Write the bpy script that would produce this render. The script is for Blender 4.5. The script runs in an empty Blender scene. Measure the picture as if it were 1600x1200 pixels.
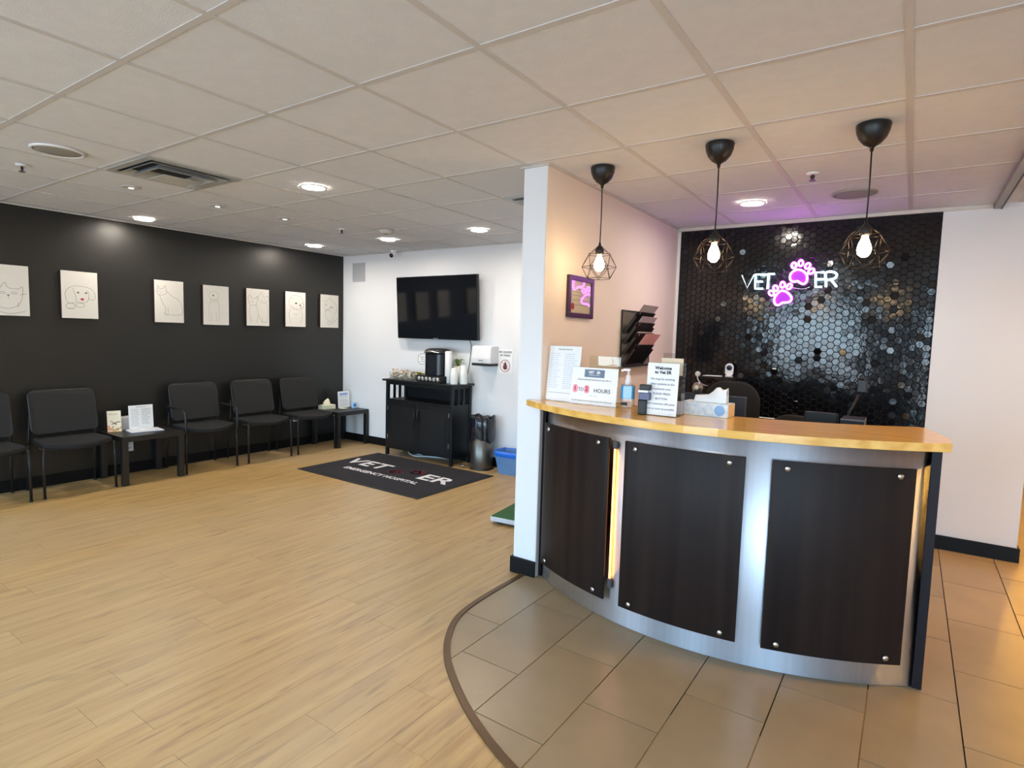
import bpy, math, random
from mathutils import Matrix, Vector
random.seed(7)
PI = math.pi
SC = bpy.context.scene
COL = SC.collection

# ------------------------------------------------------------------ camera
CAMZ = 1.463
yaw, pitch, roll = -0.59837485, 0.08356859, 0.02816469
fwd = Vector((math.sin(yaw)*math.cos(pitch), math.cos(yaw)*math.cos(pitch), -math.sin(pitch)))
rt = Vector((math.cos(yaw), -math.sin(yaw), 0)); up = rt.cross(fwd)
rt2 = math.cos(roll)*rt + math.sin(roll)*up
up2 = -math.sin(roll)*rt + math.cos(roll)*up
cd = bpy.data.cameras.new('camera'); cam = bpy.data.objects.new('camera', cd); COL.objects.link(cam)
cd.sensor_width = 36; cd.lens = 910.95/1600*36; cd.clip_start = .02; cd.clip_end = 200
M = Matrix.Identity(4)
for i in range(3):
    M[i][0] = rt2[i]; M[i][1] = up2[i]; M[i][2] = -fwd[i]
M[2][3] = CAMZ
cam.matrix_world = M
SC.camera = cam

# ------------------------------------------------------------------ world / exposure
SC.view_settings.view_transform = 'Standard'; SC.view_settings.look = 'None'
SC.view_settings.gamma = 1; SC.view_settings.use_curve_mapping = False
SC.view_settings.exposure = 0.12
w = bpy.data.worlds.new('sky'); SC.world = w; w.use_nodes = True
nt = w.node_tree; nt.nodes.clear()
tc = nt.nodes.new('ShaderNodeTexCoord'); sp = nt.nodes.new('ShaderNodeSeparateXYZ')
rp = nt.nodes.new('ShaderNodeValToRGB'); bg = nt.nodes.new('ShaderNodeBackground'); ou = nt.nodes.new('ShaderNodeOutputWorld')
mr = nt.nodes.new('ShaderNodeMapRange'); mr.inputs['From Min'].default_value = -1; mr.inputs['From Max'].default_value = 1
nt.links.new(tc.outputs['Generated'], sp.inputs[0]); nt.links.new(sp.outputs['Z'], mr.inputs['Value'])
nt.links.new(mr.outputs[0], rp.inputs[0]); nt.links.new(rp.outputs[0], bg.inputs[0]); nt.links.new(bg.outputs[0], ou.inputs[0])
e = rp.color_ramp.elements
e[0].position = 0.42; e[0].color = (.36, .41, .49, 1)
e[1].position = 0.9; e[1].color = (.33, .56, 1.0, 1)
k = e.new(.495); k.color = (.50, .56, .66, 1)
k = e.new(.51); k.color = (.62, .83, 1.0, 1)
k = e.new(.62); k.color = (.34, .62, 1.0, 1)
bg.inputs[1].default_value = 17.0
try:
    SC.cycles.use_denoising = True
    SC.cycles.denoiser = 'OPENIMAGEDENOISE'
    SC.cycles.sample_clamp_indirect = 6.0
    SC.cycles.max_bounces = 8; SC.cycles.diffuse_bounces = 5; SC.cycles.glossy_bounces = 4
    SC.cycles.transparent_max_bounces = 16
    SC.cycles.caustics_reflective = False; SC.cycles.caustics_refractive = False
except Exception:
    pass
L_DOWN, L_BULB, L_NEON, L_STRIP = 230.0, 65.0, 17.0, 6.0

# ------------------------------------------------------------------ materials
def lin(c):
    return tuple(((v/255)/12.92 if v/255 <= .04045 else ((v/255+.055)/1.055)**2.4) for v in c)
MATS = {}
def mat(name, col, rough=.5, metal=0, var=.06, vscale=6, stretch=(1,1,1), bump=0, bscale=60, col2=None, coat=0,
        emit=None, estr=0, alpha=None, trans=0, rnd=0, spec=.5, detail=4):
    if name in MATS: return MATS[name]
    m = bpy.data.materials.new(name); m.use_nodes = True; n = m.node_tree; b = n.nodes['Principled BSDF']
    c = lin(col)
    b.inputs['Roughness'].default_value = rough; b.inputs['Metallic'].default_value = metal
    b.inputs['Specular IOR Level'].default_value = spec
    g = n.nodes.new('ShaderNodeNewGeometry'); mp = n.nodes.new('ShaderNodeMapping')
    mp.inputs['Scale'].default_value = stretch
    n.links.new(g.outputs['Position'], mp.inputs['Vector'])
    vec = mp.outputs[0]
    if rnd:
        oi = n.nodes.new('ShaderNodeObjectInfo'); ad = n.nodes.new('ShaderNodeVectorMath'); ad.operation = 'ADD'
        sc_ = n.nodes.new('ShaderNodeMath'); sc_.operation = 'MULTIPLY'; sc_.inputs[1].default_value = 40
        n.links.new(oi.outputs['Random'], sc_.inputs[0]); n.links.new(mp.outputs[0], ad.inputs[0]); n.links.new(sc_.outputs[0], ad.inputs[1])
        vec = ad.outputs[0]
    nz = n.nodes.new('ShaderNodeTexNoise'); nz.inputs['Scale'].default_value = vscale; nz.inputs['Detail'].default_value = detail
    n.links.new(vec, nz.inputs['Vector'])
    r = n.nodes.new('ShaderNodeValToRGB'); r.color_ramp.elements[0].position = .3; r.color_ramp.elements[1].position = .7
    if col2: a_, b_ = lin(col2), c
    else: a_, b_ = tuple(x*(1-var) for x in c), tuple(min(1, x*(1+var)) for x in c)
    r.color_ramp.elements[0].color = (*a_, 1); r.color_ramp.elements[1].color = (*b_, 1)
    n.links.new(nz.outputs['Fac'], r.inputs[0])
    out = r.outputs[0]
    if rnd:
        hs = n.nodes.new('ShaderNodeHueSaturation'); ma = n.nodes.new('ShaderNodeMapRange')
        ma.inputs['To Min'].default_value = 1-rnd; ma.inputs['To Max'].default_value = 1+rnd
        n.links.new(oi.outputs['Random'], ma.inputs['Value']); n.links.new(ma.outputs[0], hs.inputs['Value']); n.links.new(out, hs.inputs['Color'])
        out = hs.outputs[0]
    n.links.new(out, b.inputs['Base Color'])
    if bump:
        n2 = n.nodes.new('ShaderNodeTexNoise'); n2.inputs['Scale'].default_value = bscale; n2.inputs['Detail'].default_value = 3
        n.links.new(vec, n2.inputs['Vector'])
        bp = n.nodes.new('ShaderNodeBump'); bp.inputs['Strength'].default_value = bump; bp.inputs['Distance'].default_value = .01
        n.links.new(n2.outputs['Fac'], bp.inputs['Height']); n.links.new(bp.outputs[0], b.inputs['Normal'])
    if coat: b.inputs['Coat Weight'].default_value = coat; b.inputs['Coat Roughness'].default_value = .06
    if emit: b.inputs['Emission Color'].default_value = (*lin(emit), 1); b.inputs['Emission Strength'].default_value = estr
    if trans: b.inputs['Transmission Weight'].default_value = trans
    if alpha is not None: b.inputs['Alpha'].default_value = alpha
    MATS[name] = m
    return m
def glass(name, tint=(1, 1, 1), gl=.08, rough=.02):
    if name in MATS: return MATS[name]
    m = bpy.data.materials.new(name); m.use_nodes = True; n = m.node_tree; n.nodes.clear()
    o = n.nodes.new('ShaderNodeOutputMaterial'); mx = n.nodes.new('ShaderNodeMixShader'); t = n.nodes.new('ShaderNodeBsdfTransparent')
    g = n.nodes.new('ShaderNodeBsdfGlossy'); lw = n.nodes.new('ShaderNodeLayerWeight'); pw_ = n.nodes.new('ShaderNodeMath'); pw_.operation = 'POWER'; pw_.inputs[1].default_value = 4; f = n.nodes.new('ShaderNodeMath'); f.operation = 'MULTIPLY_ADD'; f.inputs[1].default_value = .55; f.inputs[2].default_value = .04; n.links.new(lw.outputs['Facing'], pw_.inputs[0]); n.links.new(pw_.outputs[0], f.inputs[0])
    g.inputs['Roughness'].default_value = rough; t.inputs[0].default_value = (*tint, 1)
    n.links.new(f.outputs[0], mx.inputs[0]); n.links.new(t.outputs[0], mx.inputs[1]); n.links.new(g.outputs[0], mx.inputs[2]); n.links.new(mx.outputs[0], o.inputs[0])
    MATS[name] = m
    return m

BLACKWALL = mat('satin black wall paint', (27, 27, 25), .4, var=.05, vscale=3, bump=.03, bscale=160)
WHITEWALL = mat('white wall paint', (226, 227, 230), .7, var=.015, vscale=2, bump=.03, bscale=120)
WARMTINT = mat('white tinted lamp warm', (226, 214, 203), .7, var=.02, vscale=2, bump=.03, bscale=120)  # partition side is white paint; warmth of the lamps is tinted into it
CEILT = mat('mineral fibre ceiling tile', (222, 224, 230), .9, var=.025, vscale=14, bump=.15, bscale=220, rnd=.015)
TEE = mat('painted ceiling grid', (205, 203, 203), .6, var=.03, vscale=10)
PLANK = mat('oak look vinyl plank', (196, 163, 106), .36, vscale=1.7, stretch=(13, 1.1, 1), col2=(168, 132, 80), bump=.05, bscale=12, rnd=.03, detail=9)
def streaks(m):                                   # short dark grain flecks and broad greyish patches in the print
    n = m.node_tree; b = n.nodes['Principled BSDF']; src = b.inputs['Base Color'].links[0].from_socket
    g = n.nodes.new('ShaderNodeNewGeometry'); out = src
    for st, sc, p0, p1, col, f in (((30, 2.6, 1), 1.3, .57, .70, (112, 84, 52), .62), ((10, 3.2, 1), .9, .60, .74, (136, 108, 74), .5), ((.5, .35, 1), 1.0, .42, .66, (186, 170, 142), .45)):
        mp = n.nodes.new('ShaderNodeMapping'); mp.inputs['Scale'].default_value = st; n.links.new(g.outputs['Position'], mp.inputs[0])
        nz = n.nodes.new('ShaderNodeTexNoise'); nz.inputs['Scale'].default_value = sc; nz.inputs['Detail'].default_value = 5; nz.inputs['Distortion'].default_value = .6; n.links.new(mp.outputs[0], nz.inputs['Vector'])
        mr_ = n.nodes.new('ShaderNodeMapRange'); mr_.inputs['From Min'].default_value = p0; mr_.inputs['From Max'].default_value = p1; mr_.inputs['To Max'].default_value = f; n.links.new(nz.outputs['Fac'], mr_.inputs['Value'])
        mx = n.nodes.new('ShaderNodeMix'); mx.data_type = 'RGBA'; n.links.new(mr_.outputs[0], mx.inputs[0]); n.links.new(out, mx.inputs[6]); mx.inputs[7].default_value = (*lin(col), 1); out = mx.outputs[2]
    n.links.new(out, b.inputs['Base Color'])
streaks(PLANK)
TILE = mat('taupe porcelain floor tile', (152, 134, 106), .3, var=.07, vscale=5, bump=.02, bscale=40, rnd=.04)
GROUT = mat('dark tile grout', (92, 68, 44), .8)
BLACKTRIM = mat('black rubber baseboard', (13, 13, 14), .5, spec=.2)
BRONZE = mat('brown metal floor edge', (92, 68, 42), .4, metal=.3)
HEX = mat('glossy black hexagon tile', (11, 12, 16), .13, var=.2, vscale=9, bump=.1, bscale=30, spec=.5)
HEXB = mat('black tile grout', (16, 16, 18), .8)
STEEL = mat('brushed steel sheet', (226, 230, 238), .3, metal=1, var=.04, vscale=4, stretch=(14, 14, .4), bump=.02, bscale=30)
_n = STEEL.node_tree; _b = _n.nodes['Principled BSDF']; _b.inputs['Anisotropic'].default_value = .95; _b.inputs['Roughness'].default_value = .42
_cx = _n.nodes.new('ShaderNodeCombineXYZ'); _cx.inputs[2].default_value = 1; _n.links.new(_cx.outputs[0], _b.inputs['Tangent'])
CHROME = mat('polished bolt metal', (215, 215, 215), .25, metal=1)
DWOOD = mat('dark wenge laminate', (42, 32, 28), .42, spec=.15, vscale=2.2, stretch=(7, 7, .22), col2=(27, 20, 19), detail=9)
DEND = mat('dark end panel laminate', (28, 20, 24), .45, spec=.2)
OAK = mat('varnished oak worktop', (244, 198, 112), .15, vscale=2.5, stretch=(1.2, 16, 10), col2=(218, 162, 76), coat=.2, detail=8)
BLACKPL = mat('matt black plastic', (15, 15, 17), .45)
BLACKMET = mat('black powder coated steel', (26, 25, 25), .45, metal=.2)
CHAIRF = mat('black chair fabric', (16, 16, 16), .85, var=.12, vscale=60, bump=.3, bscale=400)
MESHB = mat('black mesh backrest', (17, 17, 17), .7, var=.2, vscale=90, bump=.2, bscale=500)
BLACKWOOD = mat('black painted wood', (9, 10, 13), .42, var=.08)
TABLEB = mat('black brown table foil', (25, 23, 22), .4, var=.1, stretch=(12, 1, 1))
PAPER = mat('white paper', (238, 238, 238), .75, var=.01)
PAPERB = mat('cream paper', (232, 222, 196), .75, var=.02)
INK = mat('grey print', (120, 122, 128), .8)
INKD = mat('dark print', (52, 52, 56), .8)
INKL = mat('pale pencil line', (124, 118, 108), .8)
WHITEPL = mat('white plastic', (232, 232, 234), .35, var=.01)
ACRYL = glass('clear acrylic', (.96, .98, .97))
GLASS = glass('window glass', (.97, .99, .98))

# ------------------------------------------------------------------ mesh helpers
class MB:
    def __init__(s): s.v = []; s.f = []; s.sm = []
    def add(s, v, f, sm=False, M=None):
        o = len(s.v)
        s.v += [tuple(M @ Vector(p)) for p in v] if M else [tuple(p) for p in v]
        s.f += [tuple(i+o for i in q) for q in f]; s.sm += [sm]*len(f); return s
    def box(s, x0, x1, y0, y1, z0, z1, M=None):
        v = [(x0,y0,z0),(x1,y0,z0),(x1,y1,z0),(x0,y1,z0),(x0,y0,z1),(x1,y0,z1),(x1,y1,z1),(x0,y1,z1)]
        return s.add(v, [(0,3,2,1),(4,5,6,7),(0,1,5,4),(1,2,6,5),(2,3,7,6),(3,0,4,7)], False, M)
    def prism(s, pts, z0, z1, M=None, sm=False):
        n = len(pts); v = [(x,y,z0) for x,y in pts]+[(x,y,z1) for x,y in pts]
        area = sum(pts[i][0]*pts[(i+1)%n][1]-pts[(i+1)%n][0]*pts[i][1] for i in range(n))
        if area < 0: v = [(x,y,z0) for x,y in pts[::-1]]+[(x,y,z1) for x,y in pts[::-1]]
        s.add(v, [tuple(range(n))[::-1], tuple(range(n, 2*n))], False, M)
        o = len(s.v)-2*n
        for i in range(n):
            j = (i+1)%n; s.f.append((o+i, o+j, o+n+j, o+n+i)); s.sm.append(sm)
        return s
    def lathe(s, prof, seg=24, M=None, cap=True, sm=True, start=0, sx=1, sy=1):
        v = []; f = []
        for r, z in prof:
            for i in range(seg):
                a = 2*PI*i/seg+start; v.append((r*math.cos(a)*sx, r*math.sin(a)*sy, z))
        for k in range(len(prof)-1):
            for i in range(seg):
                j = (i+1)%seg; f.append((k*seg+i, k*seg+j, (k+1)*seg+j, (k+1)*seg+i))
        s.add(v, f, sm, M)
        if cap:
            o = len(s.v)-len(v)
            s.f += [tuple(range(o, o+seg))[::-1], tuple(range(o+(len(prof)-1)*seg, o+len(prof)*seg))]; s.sm += [False, False]
        return s
    def cyl(s, c, r, z0, z1, seg=20, M=None, sm=True):
        T = Matrix.Translation((c[0], c[1], 0)); return s.lathe([(r,z0),(r,z1)], seg, M @ T if M else T, True, sm)
    def rod(s, a, b, r, seg=8, sm=True): return s.tube([a, b], r, seg, sm=sm)
    def tube(s, pts, r, seg=8, closed=False, sm=True, M=None):
        P = [Vector(p) for p in pts]; n = len(P); v = []; f = []; prev = None
        for i in range(n):
            if closed: t = P[(i+1)%n]-P[i-1]
            else: t = P[min(i+1, n-1)]-P[max(i-1, 0)]
            t.normalize()
            if prev is None:
                u = t.cross(Vector((0,0,1)))
                if u.length < .1: u = t.cross(Vector((1,0,0)))
            else: u = prev - t*prev.dot(t)
            u.normalize(); prev = u; q = t.cross(u)
            rr = r[i] if isinstance(r, (list, tuple)) else r
            for k in range(seg):
                a = 2*PI*k/seg; v.append(tuple(P[i]+u*rr*math.cos(a)+q*rr*math.sin(a)))
        for i in range(n if closed else n-1):
            j = (i+1)%n
            for k in range(seg):
                l = (k+1)%seg; f.append((i*seg+k, i*seg+l, j*seg+l, j*seg+k))
        if not closed: f += [tuple(range(seg))[::-1], tuple(range((n-1)*seg, n*seg))]
        return s.add(v, f, sm, M)
    def ribbon(s, pts, wd, M=None, z=0, th=.0004):     # flat stroke in the XY plane
        for i in range(len(pts)-1):
            a, b = Vector(pts[i]).to_2d() if len(pts[i]) > 2 else Vector(pts[i]), Vector(pts[i+1])
            d = b-a
            if d.length < 1e-6: continue
            d.normalize(); p = Vector((-d.y, d.x))*wd/2; a2 = a-d*wd*.3; b2 = b+d*wd*.3
            s.add([(*(a2-p), z+th), (*(b2-p), z+th), (*(b2+p), z+th), (*(a2+p), z+th)], [(0,1,2,3)], False, M)
        return s
    def build(s, name, m, parent=None, bevel=0, seg=2, loc=None):
        me = bpy.data.meshes.new(name); me.from_pydata(s.v, [], s.f)
        me.polygons.foreach_set('use_smooth', s.sm); me.materials.append(m); me.update()
        o = bpy.data.objects.new(name, me); COL.objects.link(o)
        if parent: o.parent = parent
        if loc: o.location = loc
        if bevel:
            b = o.modifiers.new('edge', 'BEVEL'); b.width = bevel; b.segments = seg; b.limit_method = 'ANGLE'; b.angle_limit = .7
        return o
def B(x0, x1, y0, y1, z0, z1): return MB().box(x0, x1, y0, y1, z0, z1)
def tag(o, label=None, cat=None, group=None, kind=None):
    if label: o['label'] = label
    if cat: o['category'] = cat
    if group: o['group'] = group
    if kind: o['kind'] = kind
    return o
def thing(name, label, cat, loc=(0,0,0), rz=0, group=None, rot=None):
    o = bpy.data.objects.new(name, None); COL.objects.link(o); o.location = loc
    o.rotation_euler = rot if rot else (0, 0, rz); o.empty_display_size = .1
    return tag(o, label, cat, group)
def dup(o, loc=None, rz=None, label=None, parent=None):
    c = o.copy(); COL.objects.link(c)
    if parent: c.parent = parent
    if loc is not None: c.location = loc
    if rz is not None: c.rotation_euler = (0, 0, rz)
    if label: c['label'] = label
    for ch in list(o.children): dup(ch, parent=c)
    return c
def struct(name, mb, m, label, parent=None, cat='room', bevel=0):
    o = mb.build(name, m, parent, bevel)
    if not parent: tag(o, label, cat, kind='structure')
    return o
FRONT = Matrix.Rotation(PI/2, 4, 'X')            # text plane facing -Y
def facing(ax):                                   # plane facing +X / -Y / up
    if ax == '+X': return Matrix.Rotation(PI/2, 4, 'Z') @ FRONT
    if ax == '-Y': return FRONT
    return Matrix.Identity(4)
def text(name, s, size, m, parent, T, align='CENTER', bold=0, shear=0, space=1, fit=None):
    cu = bpy.data.curves.new('lettering', 'FONT'); cu.body = s; cu.size = size; cu.align_x = align; cu.align_y = 'CENTER'
    cu.extrude = .0004; cu.offset = bold; cu.shear = shear; cu.space_character = space; cu.resolution_u = 2
    t = bpy.data.objects.new('lettering', cu); COL.objects.link(t)
    dg = bpy.context.evaluated_depsgraph_get(); me = bpy.data.meshes.new_from_object(t.evaluated_get(dg))
    bpy.data.objects.remove(t); bpy.data.curves.remove(cu)
    if fit:
        xs_ = [v.co.x for v in me.vertices]; me.transform(Matrix.Scale(fit/(max(xs_)-min(xs_)), 4, (1, 0, 0)))
    me.transform(T); me.materials.clear(); me.materials.append(m); me.name = name
    o = bpy.data.objects.new(name, me); COL.objects.link(o)
    if parent: o.parent = parent
    return o
def at(ax, x, y, off=.001):                       # text/stroke frame in a thing's own space
    if ax == '-Y': return Matrix.Translation((x, -off, y)) @ FRONT
    if ax == '+X': return Matrix.Translation((off, x, y)) @ facing('+X')
    return Matrix.Translation((x, y, off))
def smooth(pts, closed=False, n=6):
    P = [Vector(p) for p in pts]; N = len(P); out = []
    rng = range(N if closed else N-1)
    for i in rng:
        if closed: a, b, c, d = P[i-1], P[i], P[(i+1)%N], P[(i+2)%N]
        else: a, b, c, d = P[max(i-1,0)], P[i], P[i+1], P[min(i+2,N-1)]
        for k in range(n):
            t = k/n
            out.append(.5*((2*b)+(c-a)*t+(2*a-5*b+4*c-d)*t*t+(3*b-3*c+d-a)*t**3))
    if not closed: out.append(P[-1])
    return [tuple(p) for p in out]
def clip(poly, region):                           # convex clip (CCW region)
    out = poly
    for i in range(len(region)):
        a, b = region[i], region[(i+1)%len(region)]; inp = out; out = []
        side = lambda p: (b[0]-a[0])*(p[1]-a[1])-(b[1]-a[1])*(p[0]-a[0])
        for j in range(len(inp)):
            p, q = inp[j-1], inp[j]; sp_, sq = side(p), side(q)
            if (sp_ >= 0) != (sq >= 0):
                t = sp_/(sp_-sq); out.append((p[0]+(q[0]-p[0])*t, p[1]+(q[1]-p[1])*t))
            if sq >= 0: out.append(q)
        if len(out) < 3: return []
    return out
def rrect(w, h, r, n=5):
    o = []
    for cx, cy, a0 in ((w/2-r, h/2-r, 0), (-w/2+r, h/2-r, PI/2), (-w/2+r, -h/2+r, PI), (w/2-r, -h/2+r, 1.5*PI)):
        for i in range(n+1):
            a = a0+PI/2*i/n; o.append((cx+r*math.cos(a), cy+r*math.sin(a)))
    return o

# ------------------------------------------------------------------ room shell
XL, YB, ZC = -6.31, 5.2, 2.44
YF, XR, YE = -3.0, 3.2, 13.97
PX0, PX1, PY0 = -1.95, -1.79, 2.93

# floor: slab, wood-look planks, porcelain tiles, brown edge strip
CURVE = [(-1.867, 2.95), (-1.872, 2.6), (-1.86, 2.373), (-1.83, 2.24), (-1.778, 2.13), (-1.69, 2.0), (-1.552, 1.865), (-1.3, 1.69), (-1.0, 1.55), (-.6, 1.45), (-.1, 1.42)]
REGION = [(-1.867, 14), (-1.867, 2.95)] + CURVE[2:] + [(3.2, 1.42), (3.2, 14)]
floor = struct('floor', B(XL-.1, XR+.1, YF-.1, YE+.1, -.12, -.004), GROUT, 'oak look plank floor meeting taupe tiles at a curved edge')
pw = .18
nx = int((XR-XL)/pw)+1
protos = {}
def inreg(x, y):
    return all((REGION[(i+1)%len(REGION)][0]-REGION[i][0])*(y-REGION[i][1])-(REGION[(i+1)%len(REGION)][1]-REGION[i][1])*(x-REGION[i][0]) >= 0 for i in range(len(REGION)))
for i in range(nx):
    x0 = XL+i*pw; x1 = min(x0+pw, XR)
    y = .2-random.random()*1.2
    while y < YB:
        ln = random.choice((1.22, 1.22, 1.5))
        y0, y1 = y, min(y+ln, YB); y += ln
        if y0 > YB-.05: break
        if all(inreg(a, b) for a in (x0-.02, x1+.02) for b in (y0-.02, y1+.02)): continue
        if x0 > -.9 and y0 > 1.43: continue
        if y1 < .5 or x0 > 1.2: continue
        g = .0006
        B(x0+g, x1-g, y0+g, y1-g, -.004, 0).build('plank', PLANK, floor)
B(XL, XR, YF, .5, -.0045, -.001).build('rear_boards', PLANK, floor)
tw, tl = .312, .612
for i in range(-1, 17):
    x0 = -1.613+(i-1)*tw; x1 = x0+tw
    off = 2.325 if i % 2 == 0 else 2.02
    for j in range(-2, 9 if x1 < 1.1 else 6):
        y0 = off+j*tl; g = .0025
        p = clip([(x0+g, y0+g), (x1-g, y0+g), (x1-g, y0+tl-g), (x0+g, y0+tl-g)], REGION)
        if len(p) >= 3 and x0 < 2.0: MB().prism(p, -.0035, .004).build('tile', TILE, floor)
B(.6, XR, 5.6, YE, -.0035, .003).build('corridor_tiling', TILE, floor)
edge = MB()
cs = smooth([(x, y, .002) for x, y in CURVE+[(1.2, 1.42)]], n=4)
for a, b in zip(cs[:-1], cs[1:]):
    d = Vector((b[0]-a[0], b[1]-a[1])).normalized(); nrm = Vector((-d.y, d.x))*.016; q = d*.002
    edge.prism([(a[0]-nrm.x-q.x, a[1]-nrm.y-q.y), (b[0]-nrm.x+q.x, b[1]-nrm.y+q.y), (b[0]+nrm.x+q.x, b[1]+nrm.y+q.y), (a[0]+nrm.x-q.x, a[1]+nrm.y-q.y)], 0, .009)
edge.build('edge_strip', BRONZE, floor, .002)

# walls
struct('wall_left', B(XL-.12, XL, YF, YB+.12, 0, ZC+.1), BLACKWALL, 'satin black wall hung with pet drawings')
struct('wall_back', B(XL, PX0, YB, YB+.12, 0, ZC+.1), WHITEWALL, 'white wall behind television and coffee cabinet')
struct('wall_partition', B(PX0, PX1-.004, PY0, YB+.12, 0, ZC+.1), WHITEWALL, 'white partition wall end beside the curved counter')
struct('wall_inner', B(PX1-.004, PX1, PY0+.003, YB, 0, ZC+.1), WARMTINT, 'white side of partition behind the counter, tinted lamp warm')
TX0, TX1 = -1.765, .117
wt = struct('wall_tiled', B(PX1, TX1, YB+.004, YB+.12, 0, ZC+.1), HEXB, 'feature wall of glossy black hexagon tiles behind counter')
struct('wall_back_right', B(TX1, .69, YB-.012, YE, 0, ZC+.1), WHITEWALL, 'white wall right of the black hexagon tiles')
struct('wall_right', B(XR, XR+.12, YF, YE, 0, ZC+.1), WHITEWALL, 'white wall on the far right of the corridor')
struct('wall_corridor_end', B(.69, XR, YE, YE+.1, 0, ZC+.1), WHITEWALL, 'cream wall at the far end of corridor')
B(PX1, TX0, YB-.004, YB+.004, 0, ZC).build('edge_strip', WHITEPL, wt)
# hexagon tiles
s_ = .0508/math.sqrt(3); cw = 1.5*s_; rh = .0508
hx = [(math.cos(PI/3*i), math.sin(PI/3*i)) for i in range(6)]
def hexmesh(mb, M=None):
    r1, r2 = s_*.965, s_*.88
    v = [(r1*a, r1*b, 0) for a, b in hx]+[(r1*a, r1*b, .0045) for a, b in hx]+[(r2*a, r2*b, .0062) for a, b in hx]
    f = [tuple(range(12, 18))]
    for i in range(6):
        j = (i+1)%6; f += [(i, j, 6+j, 6+i), (6+i, 6+j, 12+j, 12+i)]
    return mb.add(v, f, False, M)
cells = []
nc = int((TX1-TX0)/cw)
for c in range(nc):
    x = TX1-.03-c*cw
    r = 0
    while True:
        z = .03+r*rh+(rh/2 if c % 2 else 0); r += 1
        if z > ZC-.03: break
        v = Vector((x, YB, z-CAMZ)); d = v.dot(fwd)
        vis = z > .66
        cells.append(((v.length/d)**2/d/d*abs(v.normalized().y) if vis else 0, x, z))
cells.sort(reverse=True)
hm = None; rest = MB()
for idx, (_, x, z) in enumerate(cells):
    tilt = .0105 if random.random() > .07 else .09
    Mx = Matrix.Translation((x, YB+.003, z)) @ FRONT @ Matrix.Rotation(random.gauss(0, tilt), 4, 'X') @ Matrix.Rotation(random.gauss(0, tilt), 4, 'Y')
    if idx < 298:
        if hm is None:
            o = hexmesh(MB()).build('hexagon_tile', HEX, wt); hm = o.data
        else:
            o = bpy.data.objects.new('hexagon_tile', hm); COL.objects.link(o); o.parent = wt
        o.matrix_local = Mx
    else: hexmesh(rest, Mx)
o = rest.build('hexagon_tiling', HEX, wt); o['kind'] = 'stuff'

# front wall with windows behind the photographer
wins = [(-6.15, -4.15, .12, 2.34), (-2.5, -.95, .1, 2.3), (.42, 2.9, .12, 2.34)]
fw = MB(); xs = XL
for a, b, z0, z1 in wins:
    fw.box(xs, a, YF-.15, YF, 0, ZC+.1); fw.box(a, b, YF-.15, YF, 0, z0); fw.box(a, b, YF-.15, YF, z1, ZC+.1); xs = b
fw.box(xs, XR, YF-.15, YF, 0, ZC+.1)
struct('wall_front', fw, mat('slate grey wall paint', (84, 86, 90), .6), 'slate grey front wall with street windows')
for i, (a, b, z0, z1) in enumerate(wins):
    f = MB(); t = .05
    for q in ((a, a+t, z0, z1), (b-t, b, z0, z1), (a+t, b-t, z0, z0+t), (a+t, b-t, z1-t, z1), (a+t, b-t, (z0+z1)/2+.3, (z0+z1)/2+.34)): f.box(q[0], q[1], YF-.11, YF-.04, q[2], q[3])
    wo = struct('window_%d' % (i+1), f, BLACKMET, 'dark framed street window number %d of the front wall' % (i+1), cat='window')
    B(a+t, b-t, YF-.08, YF-.074, z0+t, z1-t).build('pane', GLASS, wo)
    ld = bpy.data.lights.new('daylight', 'AREA'); ld.shape = 'RECTANGLE'; ld.size = b-a; ld.size_y = z1-z0
    ld.cycles.is_portal = True
    lo = bpy.data.objects.new('daylight', ld); COL.objects.link(lo); lo.location = ((a+b)/2, YF-.16, (z0+z1)/2)
    lo.rotation_euler = (PI/2, 0, 0)

# ceiling: slab, lay-in tiles, tee grid
ceil = struct('ceiling', B(XL-.1, XR+.1, YF-.1, YE+.1, ZC+.03, ZC+.1), CEILT, 'suspended ceiling of square mineral tiles in a grid')
G = .6096; GX, GY = -3.734, .427
gx = [GX+i*G for i in range(-5, 13) if XL < GX+i*G < XR]; gy = [GY+j*G for j in range(-6, 9) if YF < GY+j*G < YB]
bx = [XL]+gx+[XR]; by = [YF]+gy+[YB]
vents = [(-1, 2), (2, 5)]
vcell = {(round(GX+i*G, 3), round(GY+j*G, 3)) for i, j in vents}
tm = {}
for i in range(len(bx)-1):
    for j in range(len(by)-1):
        x0, x1, y0, y1 = bx[i], bx[i+1], by[j], by[j+1]
        if (round(x0, 3), round(y0, 3)) in vcell: continue
        if y1 < .3 or x0 > 1.0: continue
        key = (round(x1-x0, 3), round(y1-y0, 3))
        if key not in tm:
            o = B(0, x1-x0, 0, y1-y0, .006, .022).build('ceiling_tile', CEILT, ceil); tm[key] = o.data
        else:
            o = bpy.data.objects.new('ceiling_tile', tm[key]); COL.objects.link(o); o.parent = ceil
        o.location = (x0, y0, ZC+random.uniform(-.0006, .0006))
B(XL, XR, YF, by[[k for k in range(len(by)) if by[k] > .3][0]-1], ZC+.006, ZC+.022).build('rear_tiling', CEILT, ceil)
B([x for x in bx if x > 1.0][0], XR, .3, YE, ZC+.006, ZC+.022).build('corridor_tiling', CEILT, ceil)
B(.69, 1.2, YB, YE, ZC+.006, ZC+.022).build('corridor_tiling', CEILT, ceil)
for x in gx: B(x-.0125, x+.0125, YF, YB, ZC+.003, ZC+.0062).build('grid_tee', TEE, ceil)
for y in gy: B(XL, XR, y-.0125, y+.0125, ZC+.0032, ZC+.0061).build('grid_tee', TEE, ceil)
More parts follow.
